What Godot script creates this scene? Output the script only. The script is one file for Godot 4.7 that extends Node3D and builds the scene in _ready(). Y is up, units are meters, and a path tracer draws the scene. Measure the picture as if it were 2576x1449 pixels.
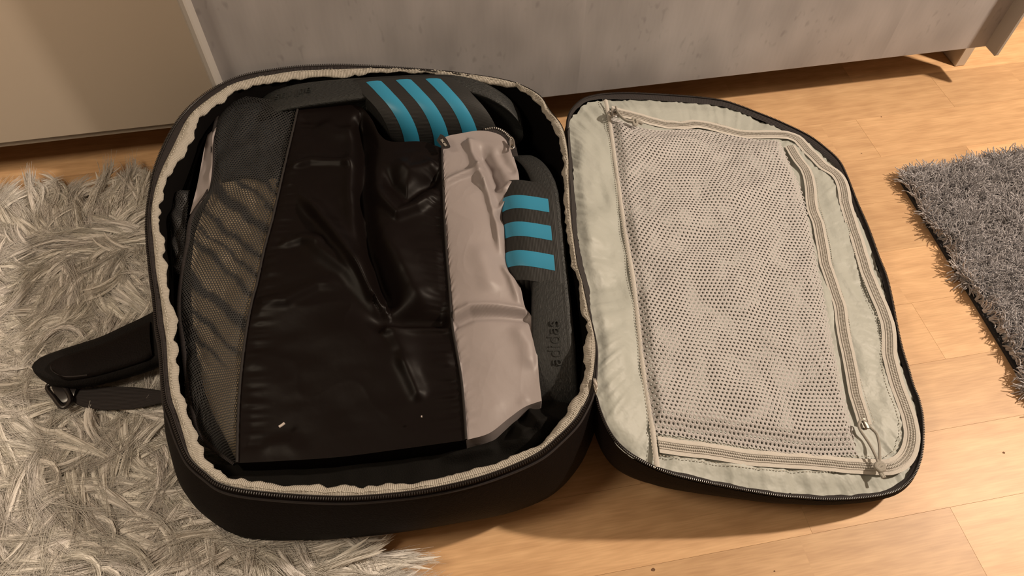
extends Node3D

# ------------------------------------------------------------------ helpers
class MB:
	var v := PackedVector3Array()
	var uv := PackedVector2Array()
	var ix := PackedInt32Array()
	var col := PackedColorArray()

	func tri(a: int, b: int, c: int) -> void:
		ix.append(a); ix.append(b); ix.append(c)

	func quad(a: Vector3, b: Vector3, c: Vector3, d: Vector3) -> void:
		var n := v.size()
		v.append(a); v.append(b); v.append(c); v.append(d)
		var w := a.distance_to(b)
		var h := a.distance_to(d)
		uv.append(Vector2(0, 0)); uv.append(Vector2(w, 0)); uv.append(Vector2(w, h)); uv.append(Vector2(0, h))
		tri(n, n + 1, n + 2); tri(n, n + 2, n + 3)

	# rows of points; cu joins the end of each row to its start, cv the last row to the first
	func grid(rows: Array, cu := false, cv := false) -> void:
		var base := v.size()
		var nr := rows.size()
		var nc: int = rows[0].size()
		var vl := 0.0
		var mid := nc / 2
		var ref: PackedVector3Array = rows[nr / 2]   # one measure along for all rows, so that ribs stay straight across
		for i in nr:
			var row: PackedVector3Array = rows[i]
			if i > 0:
				vl += row[mid].distance_to(rows[i - 1][mid])
			var ul := 0.0
			for j in nc:
				if j > 0:
					ul += ref[j].distance_to(ref[j - 1])
				v.append(row[j])
				uv.append(Vector2(ul, vl))
		for i in (nr if cv else nr - 1):
			var i2 := (i + 1) % nr
			for j in (nc if cu else nc - 1):
				var j2 := (j + 1) % nc
				var a := base + i * nc + j
				var b := base + i * nc + j2
				var c := base + i2 * nc + j
				var d := base + i2 * nc + j2
				tri(a, b, c); tri(b, d, c)

	func fan(ring: PackedVector3Array) -> void:
		var n := v.size()
		var c := Vector3.ZERO
		for p in ring:
			c += p
		c /= ring.size()
		v.append(c); uv.append(Vector2(c.x, c.z))
		for p in ring:
			v.append(p); uv.append(Vector2(p.x, p.z))
		for i in ring.size():
			tri(n, n + 1 + i, n + 1 + (i + 1) % ring.size())

	func tube(path: PackedVector3Array, r: float, sides := 8, closed := false, r2 := -1.0) -> void:
		var rows := []
		var n := path.size()
		var up := Vector3.UP
		for i in n:
			var a := path[(i - 1 + n) % n] if closed or i > 0 else path[i]
			var b := path[(i + 1) % n] if closed or i < n - 1 else path[i]
			var t := (b - a).normalized()
			var s := t.cross(up)
			if s.length() < 0.05:
				s = t.cross(Vector3.RIGHT)
			s = s.normalized()
			var w := s.cross(t).normalized()
			var rr := r if r2 < 0.0 else lerpf(r, r2, float(i) / (n - 1))
			var row := PackedVector3Array()
			for k in sides:
				var g := TAU * k / sides
				row.append(path[i] + (s * cos(g) + w * sin(g)) * rr)
			rows.append(row)
		grid(rows, true, closed)
		if not closed:
			fan(rows[0]); fan(rows[n - 1])

	# box with chamfered edges
	func box(c: Vector3, s: Vector3, bev := 0.001) -> void:
		var h := s / 2
		var q := Vector3(minf(bev, h.x * 0.9), minf(bev, h.y * 0.9), minf(bev, h.z * 0.9))
		for ax in 3:
			for sg in [-1.0, 1.0]:
				var n := Vector3.ZERO; n[ax] = sg
				var e := Vector3.ZERO; e[(ax + 1) % 3] = 1
				var g := n.cross(e)
				var o := c + n * h[ax]
				var hx := e * (h[(ax + 1) % 3] - q[(ax + 1) % 3])
				var az := g.abs().max_axis_index()
				var hy := g * (h[az] - q[az])
				quad(o - hx - hy, o - hx + hy, o + hx + hy, o + hx - hy)
				# the chamfer strip on the two sides along the next axis
				for t in [-1.0, 1.0]:
					var ee: Vector3 = e * t
					var a: Vector3 = o + hx * t
					var b: Vector3 = c + ee * h[(ax + 1) % 3] + n * (h[ax] - q[ax])
					quad(a - hy, a + hy, b + hy, b - hy)

	func done(smooth := true) -> ArrayMesh:
		var nrm := PackedVector3Array()
		nrm.resize(v.size())
		for k in range(0, ix.size(), 3):
			var a := v[ix[k]]
			var f := (v[ix[k + 2]] - a).cross(v[ix[k + 1]] - a)
			nrm[ix[k]] += f; nrm[ix[k + 1]] += f; nrm[ix[k + 2]] += f
		for k in nrm.size():
			nrm[k] = nrm[k].normalized() if nrm[k].length_squared() > 1e-24 else Vector3.UP
		var arr := []
		arr.resize(Mesh.ARRAY_MAX)
		arr[Mesh.ARRAY_VERTEX] = v
		arr[Mesh.ARRAY_NORMAL] = nrm
		arr[Mesh.ARRAY_TEX_UV] = uv
		if col.size() == v.size():
			arr[Mesh.ARRAY_COLOR] = col
		arr[Mesh.ARRAY_INDEX] = ix
		var m := ArrayMesh.new()
		m.add_surface_from_arrays(Mesh.PRIMITIVE_TRIANGLES, arr)
		return m


var noise := FastNoiseLite.new()
var fine := FastNoiseLite.new()
var M := {}


func V(a: Array) -> PackedVector3Array:   # coordinates in tenths of a millimetre
	var o := PackedVector3Array()
	for i in range(0, a.size(), 3):
		o.append(Vector3(a[i], a[i + 1], a[i + 2]) * 0.0001)
	return o


func rs(p: PackedVector3Array, n: int, closed := false) -> PackedVector3Array:
	var d := PackedVector3Array()
	var m := p.size()
	var segs := m if closed else m - 1
	for i in segs:
		var p0 := p[(i - 1 + m) % m] if closed or i > 0 else p[0] * 2 - p[1]
		var p1 := p[i]
		var p2 := p[(i + 1) % m]
		var p3 := p[(i + 2) % m] if closed or i + 2 < m else p[m - 1] * 2 - p[m - 2]
		for k in 12:
			d.append(p1.cubic_interpolate(p2, p0, p3, k / 12.0))
	d.append(p[0] if closed else p[m - 1])
	var L := PackedFloat32Array([0.0])
	for i in range(1, d.size()):
		L.append(L[i - 1] + d[i].distance_to(d[i - 1]))
	var total := L[L.size() - 1]
	var o := PackedVector3Array()
	var j := 0
	for i in n:
		var s := total * i / (float(n) if closed else float(n - 1))
		while j < d.size() - 2 and L[j + 1] < s:
			j += 1
		var w := clampf((s - L[j]) / maxf(L[j + 1] - L[j], 1e-9), 0.0, 1.0)
		o.append(d[j].lerp(d[j + 1], w))
	return o


func length(p: PackedVector3Array) -> float:
	var s := 0.0
	for i in range(1, p.size()):
		s += p[i].distance_to(p[i - 1])
	return s


# patch between four curves: t and b run left to right, l and r run top to bottom
func coons(t: PackedVector3Array, b: PackedVector3Array, l: PackedVector3Array, r: PackedVector3Array, nu: int, nv: int) -> Array:
	t = rs(t, nu); b = rs(b, nu); l = rs(l, nv); r = rs(r, nv)
	var rows := []
	for i in nv:
		var q := float(i) / (nv - 1)
		var row := PackedVector3Array()
		for j in nu:
			var u := float(j) / (nu - 1)
			var c := t[j] * (1 - q) + b[j] * q + l[i] * (1 - u) + r[i] * u
			c -= (t[0] * (1 - u) + t[nu - 1] * u) * (1 - q) + (b[0] * (1 - u) + b[nu - 1] * u) * q
			row.append(c)
		rows.append(row)
	return rows


func samp(P: Array, u: float, q: float) -> Vector3:
	var nv := P.size()
	var nu: int = P[0].size()
	var x := clampf(u, 0, 1) * (nu - 1)
	var y := clampf(q, 0, 1) * (nv - 1)
	var i := mini(int(y), nv - 2)
	var j := mini(int(x), nu - 2)
	var a: Vector3 = P[i][j].lerp(P[i][j + 1], x - j)
	var b: Vector3 = P[i + 1][j].lerp(P[i + 1][j + 1], x - j)
	return a.lerp(b, y - i)


# raises every inner point of a patch by f(point, u, v); the edge is kept when pin is set
func raise(P: Array, f: Callable, pin := true) -> Array:
	var nv := P.size()
	var nu: int = P[0].size()
	for i in nv:
		var row: PackedVector3Array = P[i]
		for j in nu:
			var u := float(j) / (nu - 1)
			var q := float(i) / (nv - 1)
			var w := 1.0
			if pin:
				w = smoothstep(0.0, 0.06, minf(minf(u, 1 - u), minf(q, 1 - q)))
			row[j].y += w * float(f.call(row[j], u, q))
		P[i] = row
	return P


# folds: each is [polyline, width, height, width factor on the far side]
func folds(list: Array, p: Vector3) -> float:
	var y := 0.0
	for f in list:
		var L: PackedVector3Array = f[0]
		var best := 1e9
		var side := 1.0
		var along := 0.0
		for i in L.size() - 1:
			var a := Vector2(L[i].x, L[i].z)
			var b := Vector2(L[i + 1].x, L[i + 1].z)
			var q := Vector2(p.x, p.z)
			var t := clampf((q - a).dot(b - a) / (b - a).length_squared(), 0, 1)
			var d := q.distance_to(a + (b - a) * t)
			if d < best:
				best = d
				side = signf((b - a).cross(q - a))
				along = (i + t) / (L.size() - 1)
		var w: float = f[1] * (f[3] if side > 0 else 1.0)
		var fade := smoothstep(0.0, 0.25, along) * smoothstep(0.0, 0.25, 1 - along)
		if f.size() > 4:
			fade = smoothstep(0.0, 0.25, along) if f[4] == 1 else (1.0 if f[4] == 2 else smoothstep(0.0, 0.25, 1 - along))
		y += f[2] * fade * exp(-best * best / (w * w))
	return y


# cloth that has been crushed: broad soft swells met by narrow ridges, bent by a slower noise
func crumple(p: Vector3, fx: float, fz: float, at: float) -> float:
	var wx := 0.035 * noise.get_noise_3d(p.x * 9, at, p.z * 9)
	var wz := 0.035 * noise.get_noise_3d(p.x * 9, at + 5.0, p.z * 9)
	var n := fine.get_noise_3d((p.x + wx) * fx, at, (p.z + wz) * fz)
	return 0.5 - sqrt(absf(n) + 0.004) * 1.1


func tag(o: Node, label: String, category := "", group := "", kind := "") -> void:
	if label: o.set_meta("label", label)
	if category: o.set_meta("category", category)
	if group: o.set_meta("group", group)
	if kind: o.set_meta("kind", kind)


func thing(called: String, label: String, category: String, at := Vector3.ZERO, kind := "") -> Node3D:
	var o := Node3D.new()
	o.name = called
	o.position = at
	tag(o, label, category, "", kind)
	add_child(o, true)
	return o


# one mesh as a named part; the shapes are built in room coordinates, so a part of a thing is set back by the thing's place
func part(called: String, m: Mesh, mat: Material, parent: Node3D, stuff := false) -> MeshInstance3D:
	var o := MeshInstance3D.new()
	o.name = called
	o.mesh = m
	o.material_override = mat
	if parent != self and parent.get_parent() == self and not parent is MeshInstance3D and not parent.has_meta("own_axes"):
		o.position = -parent.position
	if stuff: o.set_meta("kind", "stuff")
	parent.add_child(o, true)
	return o


func scatter(called: String, mesh: Mesh, mat: Material, xf: Array, parent: Node3D, colors := PackedColorArray()) -> MultiMeshInstance3D:
	var mm := MultiMesh.new()
	mm.transform_format = MultiMesh.TRANSFORM_3D
	mm.use_colors = colors.size() > 0
	mm.mesh = mesh
	mm.instance_count = xf.size()
	for i in xf.size():
		mm.set_instance_transform(i, xf[i])
		if colors.size() > 0:
			mm.set_instance_color(i, colors[i])
	var o := MultiMeshInstance3D.new()
	o.name = called
	o.multimesh = mm
	o.material_override = mat
	if parent != self and parent.get_parent() == self and not parent is MeshInstance3D and not parent.has_meta("own_axes"):
		o.position = -parent.position
	o.set_meta("kind", "stuff")
	parent.add_child(o, true)
	return o


# copies of a small mesh (its x along the path, its y up) every step metres
func along(path: PackedVector3Array, step: float, closed := false, up := Vector3.UP, zig := 0.0) -> Array:
	var n := maxi(3, int(length(path) / step))
	var p := rs(path, n, closed)
	var out := []
	for i in n:
		var a := p[maxi(i - 1, 0)]
		var b := p[mini(i + 1, n - 1)]
		var t := (b - a).normalized()
		var s := t.cross(up).normalized()
		var w := s.cross(t)
		out.append(Transform3D(Basis(t, w, s), p[i] + s * (zig if i % 2 else -zig)))
	return out


func mat(c: Color, rough := 0.8, metal := 0.0, spec := 0.5) -> StandardMaterial3D:
	var m := StandardMaterial3D.new()
	m.albedo_color = c.linear_to_srgb()
	m.roughness = rough
	m.metallic = metal
	m.metallic_specular = spec
	return m


func bumpy(m: StandardMaterial3D, freq: float, strength: float, scale := Vector3.ONE, octaves := 3, ridged := false, bump := 6.0, seed := 1) -> StandardMaterial3D:
	var n := FastNoiseLite.new()
	n.seed = seed
	n.noise_type = FastNoiseLite.TYPE_SIMPLEX
	n.frequency = freq
	n.fractal_octaves = octaves
	if ridged:
		n.fractal_type = FastNoiseLite.FRACTAL_RIDGED
	var t := NoiseTexture2D.new()
	t.width = 512; t.height = 512
	t.seamless = true
	t.noise = n
	t.as_normal_map = true
	t.bump_strength = bump
	m.normal_enabled = true
	m.normal_texture = t
	m.normal_scale = strength
	m.uv1_triplanar = true
	m.uv1_scale = scale
	return m


# a height picture of stripes or threads turned into a normal map
func weave(m: StandardMaterial3D, scale: Vector3, strength: float, crossed := false) -> StandardMaterial3D:
	var im := Image.create(64, 64, false, Image.FORMAT_RGB8)
	for y in 64:
		for x in 64:
			var h := absf(sin(x * PI / 16.0))
			if crossed:
				h = maxf(absf(sin(x * PI / 16.0)) * (0.5 + 0.5 * sin(y * PI / 16.0)), absf(sin(y * PI / 16.0)) * (0.5 - 0.5 * sin(y * PI / 16.0)))
			im.set_pixel(x, y, Color(h, h, h))
	im.bump_map_to_normal_map(8.0)
	m.normal_enabled = true
	m.normal_texture = ImageTexture.create_from_image(im)
	m.normal_scale = strength
	m.uv1_scale = scale
	return m


# ------------------------------------------------------------------ scene
func _ready() -> void:
	var cam := Camera3D.new()
	cam.name = "camera"
	cam.transform = Transform3D(Basis(Vector3(0.9832, 0.0099, 0.1820), Vector3(0.1427, 0.5795, -0.8024), Vector3(-0.1134, 0.8149, 0.5684)).orthonormalized(), Vector3(0, 0.66, 0))
	cam.fov = 43.4127
	cam.near = 0.02
	cam.current = true
	add_child(cam)

	var env := Environment.new()
	env.background_mode = Environment.BG_COLOR
	env.background_color = Color(0.01, 0.01, 0.01)
	env.tonemap_mode = Environment.TONE_MAPPER_LINEAR
	env.tonemap_exposure = 1.0
	env.sdfgi_enabled = true
	env.ssao_enabled = true
	env.ssil_enabled = true
	var we := WorldEnvironment.new()
	we.name = "world"
	we.environment = env
	add_child(we)

	var lamp := OmniLight3D.new()  # unseen source, out of view, lights the scene from the right
	lamp.name = "unseen_right_light"
	lamp.position = Vector3(1.22, 1.0, -0.35)
	lamp.light_color = Color(1.0, 0.915, 0.82)
	lamp.light_energy = 2.3
	lamp.light_size = 0.03
	lamp.omni_range = 8
	lamp.omni_attenuation = 2
	lamp.shadow_enabled = true
	add_child(lamp)

	# unseen lamp at the left, out of view, placed to brighten the fur rug
	var fill := AreaLight3D.new()
	fill.name = "unseen_left_light"
	fill.position = Vector3(-0.62, 0.95, -0.20)
	fill.rotation_degrees = Vector3(-90, 0, 0)
	fill.area_size = Vector2(0.26, 0.26)
	fill.light_color = Color(1.0, 0.915, 0.80)
	fill.light_energy = 0.47
	fill.area_range = 8
	fill.area_attenuation = 2
	fill.shadow_enabled = true
	add_child(fill)

	noise.seed = 7
	noise.frequency = 1.0
	noise.fractal_octaves = 2
	fine.seed = 21
	fine.frequency = 1.0
	fine.fractal_octaves = 1
	materials()
	room()
	floor_planks()
	wardrobe()
	unseen_right_lamp()
	unseen_left_lamp()
	backpack()
	packing_cube()
	clothes()
	slides()
	fur_rug()
	shag_rug()


func materials() -> void:
	M.wall = mat(Color(0.30, 0.26, 0.21), 0.95)
	M.nylon = bumpy(mat(Color(0.0050, 0.0032, 0.0030), 0.7, 0.0, 0.24), 0.05, 0.35, Vector3(14, 14, 14))
	M.lining = mat(Color(0.004, 0.0033, 0.0033), 0.8, 0.0, 0.2)
	M.tape = weave(mat(Color(0.017, 0.0125, 0.013), 0.75), Vector3(160, 160, 1), 0.5)
	M.teeth = mat(Color(0.016, 0.013, 0.013), 0.32, 0.0, 0.6)
	M.binding = weave(mat(Color(0.44, 0.41, 0.36), 0.85), Vector3(150, 0, 1), 0.7)
	M.satin = bumpy(mat(Color(0.0050, 0.0031, 0.0028), 0.45, 0.0, 0.24), 0.02, 0.06, Vector3(6, 6, 6))
	M.mauve = bumpy(mat(Color(0.295, 0.262, 0.262), 0.46, 0.0, 0.4), 0.02, 0.08, Vector3(6, 6, 6))
	M.seam = mat(Color(0.012, 0.009, 0.008), 0.8)
	M.black_mesh = mat(Color(0.018, 0.018, 0.019), 0.55, 0.0, 0.5)
	M.lid_lining = bumpy(mat(Color(0.39, 0.41, 0.38), 0.5, 0.0, 0.45), 0.02, 0.3, Vector3(7, 7, 7))
	M.lid_mesh = mat(Color(0.46, 0.445, 0.445), 0.62, 0.0, 0.4)
	M.lid_tape = weave(mat(Color(0.53, 0.505, 0.465), 0.8), Vector3(220, 220, 1), 0.25, true)
	M.lid_teeth = mat(Color(0.56, 0.54, 0.50), 0.4, 0.0, 0.5)
	M.thread = mat(Color(0.52, 0.50, 0.44), 0.8)
	M.cord = weave(mat(Color(0.36, 0.34, 0.30), 0.7), Vector3(300, 300, 1), 0.6)
	M.metal = mat(Color(0.55, 0.52, 0.48), 0.28, 1.0)
	M.eva = bumpy(mat(Color(0.019, 0.0205, 0.0208), 0.6, 0.0, 0.45), 0.03, 0.5, Vector3(5, 22, 22), 3, true, 7.0, 5)
	M.eva_side = bumpy(mat(Color(0.024, 0.031, 0.036), 0.58, 0.0, 0.5), 0.05, 0.2, Vector3(12, 12, 12))
	M.eva_letter = mat(Color(0.017, 0.019, 0.019), 0.55, 0.0, 0.45)
	M.eva_strap = weave(mat(Color(0.016, 0.0165, 0.0165), 0.62, 0.0, 0.45), Vector3(170, 0, 1), 0.25)
	M.stripe = mat(Color(0.030, 0.25, 0.42), 0.42, 0.0, 0.5)
	M.black_cloth = bumpy(mat(Color(0.0048, 0.0042, 0.0036), 0.85, 0.0, 0.25), 0.05, 0.4, Vector3(20, 20, 20))
	M.beige_cloth = bumpy(mat(Color(0.62, 0.50, 0.35), 0.85), 0.08, 0.4, Vector3(20, 20, 20))
	M.beige_cloth.vertex_color_use_as_albedo = true
	M.navy_cloth = bumpy(mat(Color(0.022, 0.030, 0.042), 0.8), 0.08, 0.4, Vector3(20, 20, 20))
	M.strap = bumpy(mat(Color(0.0065, 0.0055, 0.0055), 0.8, 0.0, 0.3), 0.06, 0.5, Vector3(14, 14, 14))
	M.white_board = mat(Color(0.58, 0.505, 0.425), 0.55, 0.0, 0.3)
	M.shaded_edge_board = mat(Color(0.36, 0.31, 0.26), 0.6)  # white board, with the shade of the recess put into its colour
	M.profile = mat(Color(0.40, 0.375, 0.35), 0.45, 0.0, 0.5)
	M.fur = weave(mat(Color(0.97, 0.945, 0.905), 0.55, 0.0, 0.35), Vector3(480, 0, 1), 0.55)
	M.fur.backlight_enabled = true
	M.fur.backlight = Color(0.5, 0.48, 0.45)
	M.fur.vertex_color_use_as_albedo = true
	M.fur_base = mat(Color(0.95, 0.93, 0.89), 0.95)
	M.yarn = mat(Color(0.9, 0.9, 0.9), 0.75, 0.0, 0.3)
	M.yarn.vertex_color_use_as_albedo = true
	M.rug_back = mat(Color(0.025, 0.025, 0.028), 0.95)
	M.lint = mat(Color(0.5, 0.45, 0.42), 0.9)
	M.print = mat(Color(0.55, 0.52, 0.46), 0.7)

	# concrete-look door: cloudy grey with small dark pits and streaks
	var im := Image.create(1024, 512, false, Image.FORMAT_RGB8)
	for y in 512:
		for x in 1024:
			var c := 0.60 + 0.05 * noise.get_noise_2d(x * 0.006, y * 0.012) + 0.006 * fine.get_noise_2d(x * 0.02, y * 0.18)
			var pit := fine.get_noise_2d(x * 0.05 + 300, y * 0.11)
			var zone := noise.get_noise_2d(x * 0.008 + 90, y * 0.014)
			if pit > 0.42 and zone > 0.05:
				c -= 0.045 * (pit - 0.42) / 0.4 * smoothstep(0.05, 0.4, zone)
			im.set_pixel(x, y, Color(c * 1.12, c * 1.10, c * 1.11))
	M.concrete = mat(Color.WHITE, 0.6, 0.0, 0.35)
	M.concrete.albedo_texture = ImageTexture.create_from_image(im)
	M.concrete.uv1_scale = Vector3(1.2, 2.4, 1)

	# beech laminate, four tones
	M.wood = []
	for k in 4:
		var w := Image.create(1024, 128, false, Image.FORMAT_RGB8)
		for y in 128:
			for x in 1024:
				var g := 0.5 * noise.get_noise_2d(x * 0.004 + k * 40, y * 0.07) + 0.35 * fine.get_noise_2d(x * 0.02 + k * 90, y * 0.5) + 0.3 * noise.get_noise_2d(x * 0.012 + k * 70, y * 0.02)
				var fl := fine.get_noise_2d(x * 0.09 + k * 33, y * 1.1)
				if fl > 0.55:
					g -= 0.35 * (fl - 0.55)
				var b := 1.0 + 0.11 * g
				var base: Color = Color(0.85, 0.69, 0.52) * [1.0, 0.955, 1.03, 0.925][k]
				w.set_pixel(x, y, Color(clampf(base.r * b, 0, 1), clampf(base.g * b * (1.0 + 0.03 * g), 0, 1), clampf(base.b * b * (1.0 + 0.05 * g), 0, 1)))
		var m := mat(Color.WHITE, 0.42, 0.0, 0.4)
		m.albedo_texture = ImageTexture.create_from_image(w)
		m.uv1_scale = Vector3(1.6, 9.0, 1)
		M.wood.append(m)
	M.knot = mat(Color(0.16, 0.08, 0.035), 0.8)
	M.groove = mat(Color(0.52, 0.38, 0.22), 0.9)


func slab(called: String, c: Vector3, s: Vector3) -> void:
	var b := MB.new()
	b.box(c, s, 0.002)
	part(called, b.done(), M.wall, self).set_meta("kind", "structure")


func room() -> void:
	slab("wall_back", Vector3(0.2, 1.2, -1.45), Vector3(4.6, 2.6, 0.1))
	slab("wall_front", Vector3(0.2, 1.2, 2.45), Vector3(4.6, 2.6, 0.1))
	slab("wall_left", Vector3(-2.05, 1.2, 0.5), Vector3(0.1, 2.6, 3.8))
	slab("wall_right", Vector3(2.45, 1.2, 0.5), Vector3(0.1, 2.6, 3.8))
	slab("ceiling", Vector3(0.2, 2.5, 0.5), Vector3(4.6, 0.1, 4.0))


func floor_planks() -> void:
	var b := MB.new()
	b.box(Vector3(0.2, -0.033, 0.5), Vector3(4.6, 0.06, 4.0), 0.001)
	var fl := part("floor", b.done(), M.groove, self)
	tag(fl, "pale beech laminate floor of narrow staves", "floor", "", "structure")
	fl.remove_meta("category")
	var rng := RandomNumberGenerator.new()
	rng.seed = 11
	# rows of staves 72.6 mm wide; the end joints in view are where the photograph has them
	var known := {-1: [0.153, 0.62], -2: [0.05, 0.446], -3: [-0.12, 0.31], -4: [0.17, 0.60], -5: [0.12, 0.525], -6: [0.28, 0.66], -7: [0.11, 0.505], -8: [0.34, 0.72], -9: [0.2, 0.6]}
	for r in range(-18, 34):
		var z0 := -0.0714 + (r + 1) * 0.0728
		if z0 < -1.40 or z0 + 0.0728 > 2.4:
			continue
		var cuts := [-2.0]
		if known.has(r):
			var k: Array = known[r]
			var x: float = k[0]
			var back := []
			while x > -1.95:
				back.append(x)
				x -= 0.40 + 0.05 * rng.randf()
			back.reverse()
			cuts.append_array(back)
			cuts.append(k[1])
			x = k[1] + 0.42
			while x < 2.3:
				cuts.append(x)
				x += 0.42
		else:
			var x := -2.0 + 0.1 + 0.3 * rng.randf()
			while x < 2.3:
				cuts.append(x)
				x += 0.38 + 0.08 * rng.randf()
		cuts.append(2.4)
		for i in cuts.size() - 1:
			var x0: float = cuts[i]
			var x1: float = cuts[i + 1]
			if x1 - x0 < 0.02 or z0 > 0.5 and false:
				continue
			var g := 0.00004
			var m := MB.new()
			var e := 0.0001
			# top face with a small chamfer round it
			var A := [Vector3(x0 + g, -0.0002, z0 + g), Vector3(x1 - g, -0.0002, z0 + g), Vector3(x1 - g, -0.0002, z0 + 0.0728 - g), Vector3(x0 + g, -0.0002, z0 + 0.0728 - g)]
			var T := [A[0] + Vector3(e, 0.0002, e), A[1] + Vector3(-e, 0.0002, e), A[2] + Vector3(-e, 0.0002, -e), A[3] + Vector3(e, 0.0002, -e)]
			m.quad(T[0], T[1], T[2], T[3])
			for k2 in 4:
				m.quad(A[k2], A[(k2 + 1) % 4], T[(k2 + 1) % 4], T[k2])
			var off := Vector2(rng.randf(), rng.randf())
			for k2 in m.uv.size():
				m.uv[k2] = Vector2(m.v[k2].x, m.v[k2].z) + off
			part("plank", m.done(), M.wood[rng.randi() % 4], fl)


	# small dark knots in the wood
	for k in [[V([5259,0,-1839]), 0.0016], [V([1586,0,-1401]), 0.0022], [V([6367,0,-6526]), 0.0012], [V([5778,0,-5917]), 0.0012], [V([2633,0,-1197]), 0.0010]]:
		var m := MB.new()
		var ring := PackedVector3Array()
		for j in 10:
			ring.append(k[0][0] + Vector3(cos(TAU * j / 10) * k[1] * 0.9, 0.0001, sin(TAU * j / 10) * k[1] * (0.55 + 0.1 * (j % 3))))
		m.fan(ring)
		part("knot", m.done(), M.knot, fl)


func wardrobe() -> void:
	var w := thing("wardrobe", "sliding wardrobe with a grey concrete-look door and a cream white door", "wardrobe", Vector3(0.1, 0, -0.75))
	# carcass: side panels stand on the floor, the rest hangs between them
	var b := MB.new()
	b.box(Vector3(0.8005, 0.95, -1.06), Vector3(0.016, 1.9, 0.652), 0.001)
	part("side_panel", b.done(), M.white_board, w)
	b = MB.new()
	b.box(Vector3(-1.4, 0.95, -1.06), Vector3(0.016, 1.9, 0.652), 0.001)
	part("side_panel", b.done(), M.white_board, w)
	b = MB.new()
	b.box(Vector3(-0.3, 0.075, -1.065), Vector3(2.18, 0.016, 0.60), 0.001)
	part("bottom_panel", b.done(), M.white_board, w)
	b = MB.new()
	b.box(Vector3(-0.3, 1.908, -1.04), Vector3(2.22, 0.016, 0.70), 0.001)
	part("top_panel", b.done(), M.white_board, w)
	b = MB.new()
	b.box(Vector3(-0.3, 0.95, -1.385), Vector3(2.2, 1.9, 0.006), 0.001)
	part("back_panel", b.done(), M.white_board, w)
	b = MB.new()
	b.box(Vector3(0.298, 0.973, -0.713), Vector3(0.990, 1.836, 0.016), 0.0008)
	var dg := part("grey_door", b.done(), M.concrete, w)
	tag(dg, "grey concrete-look sliding door")
	for s in [-0.1975, 0.7935]:
		b = MB.new()
		b.box(Vector3(s, 0.973, -0.7005), Vector3(0.0075, 1.836, 0.035), 0.002)
		part("grip_profile", b.done(), M.profile, dg)
	b = MB.new()
	b.box(Vector3(-0.69, 0.978, -0.729), Vector3(1.2, 1.824, 0.015), 0.0006)
	var dw := part("white_door", b.done(), M.white_board, w)
	tag(dw, "cream white sliding door behind the grey one")
	b = MB.new()
	b.box(Vector3(-0.69, 0.0615, -0.7325), Vector3(1.2, 0.0095, 0.014), 0.0006)
	part("bottom_rail", b.done(), M.shaded_edge_board, dw)


func unseen_right_lamp() -> void:  # body of the unseen lamp at the right, out of view
	var at := Vector3(1.22, 0, -0.35)
	var l := thing("unseen_right_lamp", "unseen slim black lamp with a globe bulb, out of view, lighting the scene from the right", "lamp", at)
	var b := MB.new()
	var prof := [Vector2(0.001, 0), Vector2(0.13, 0), Vector2(0.132, 0.008), Vector2(0.125, 0.016), Vector2(0.02, 0.022), Vector2(0.009, 0.03)]
	var rows := []
	for p in prof:
		var row := PackedVector3Array()
		for k in 32:
			row.append(at + Vector3(cos(TAU * k / 32) * p.x, p.y, sin(TAU * k / 32) * p.x))
		rows.append(row)
	b.grid(rows, true)
	part("base", b.done(), M.teeth, l)
	b = MB.new()
	b.tube(PackedVector3Array([at + Vector3(0, 0.02, 0), at + Vector3(0, 0.935, 0)]), 0.009, 12)
	part("pole", b.done(), M.teeth, l)
	b = MB.new()
	b.tube(PackedVector3Array([at + Vector3(0, 0.93, 0), at + Vector3(0, 0.965, 0)]), 0.018, 16)
	part("socket", b.done(), M.teeth, l)
	var s := SphereMesh.new()
	s.radius = 0.035
	s.height = 0.07
	var g := mat(Color(1, 0.9, 0.75), 0.4)
	g.emission_enabled = true
	g.emission = Color(1.0, 0.925, 0.82)
	g.emission_energy_multiplier = 3.0
	var o := part("bulb", s, g, l)
	o.position = Vector3(0, 1.0, 0)


func unseen_left_lamp() -> void:  # body of the unseen lamp that brightens the fur rug, out of view
	var l := thing("unseen_left_lamp", "unseen square lamp on a cord, out of view, placed to brighten the fur rug", "lamp", Vector3(-0.62, 2.45, -0.20))
	var b := MB.new()
	b.box(Vector3(-0.62, 0.9915, -0.20), Vector3(0.30, 0.045, 0.30), 0.006)
	part("shade", b.done(), M.white_board, l)
	b = MB.new()
	b.box(Vector3(-0.62, 0.964, -0.20), Vector3(0.26, 0.010, 0.26), 0.003)
	var g := mat(Color(0.9, 0.88, 0.84), 0.5)
	g.emission_enabled = true
	g.emission = Color(1.0, 0.915, 0.80)
	g.emission_energy_multiplier = 0.6
	part("diffuser", b.done(), g, l)
	b = MB.new()
	b.tube(PackedVector3Array([Vector3(-0.62, 1.01, -0.20), Vector3(-0.62, 2.45, -0.20)]), 0.003, 8)
	part("cord", b.done(), M.teeth, l)


# heights shared by the parts of the bag
func lid_h(x: float, z: float) -> float:
	var xl := 0.1265 - 0.1668 * (z + 0.2648)
	var xr := 0.4385 - 0.2388 * (z + 0.2048)
	var t := clampf((x - xl) / (xr - xl), 0, 1)
	return 0.026 + 0.074 * pow(1 - t, 1.5)


func on_lid(p: PackedVector3Array, n: int, lift: float, closed := false) -> PackedVector3Array:
	var q := rs(p, n, closed)
	for i in q.size():
		q[i].y = lid_h(q[i].x, q[i].z) + lift
	return q


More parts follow.
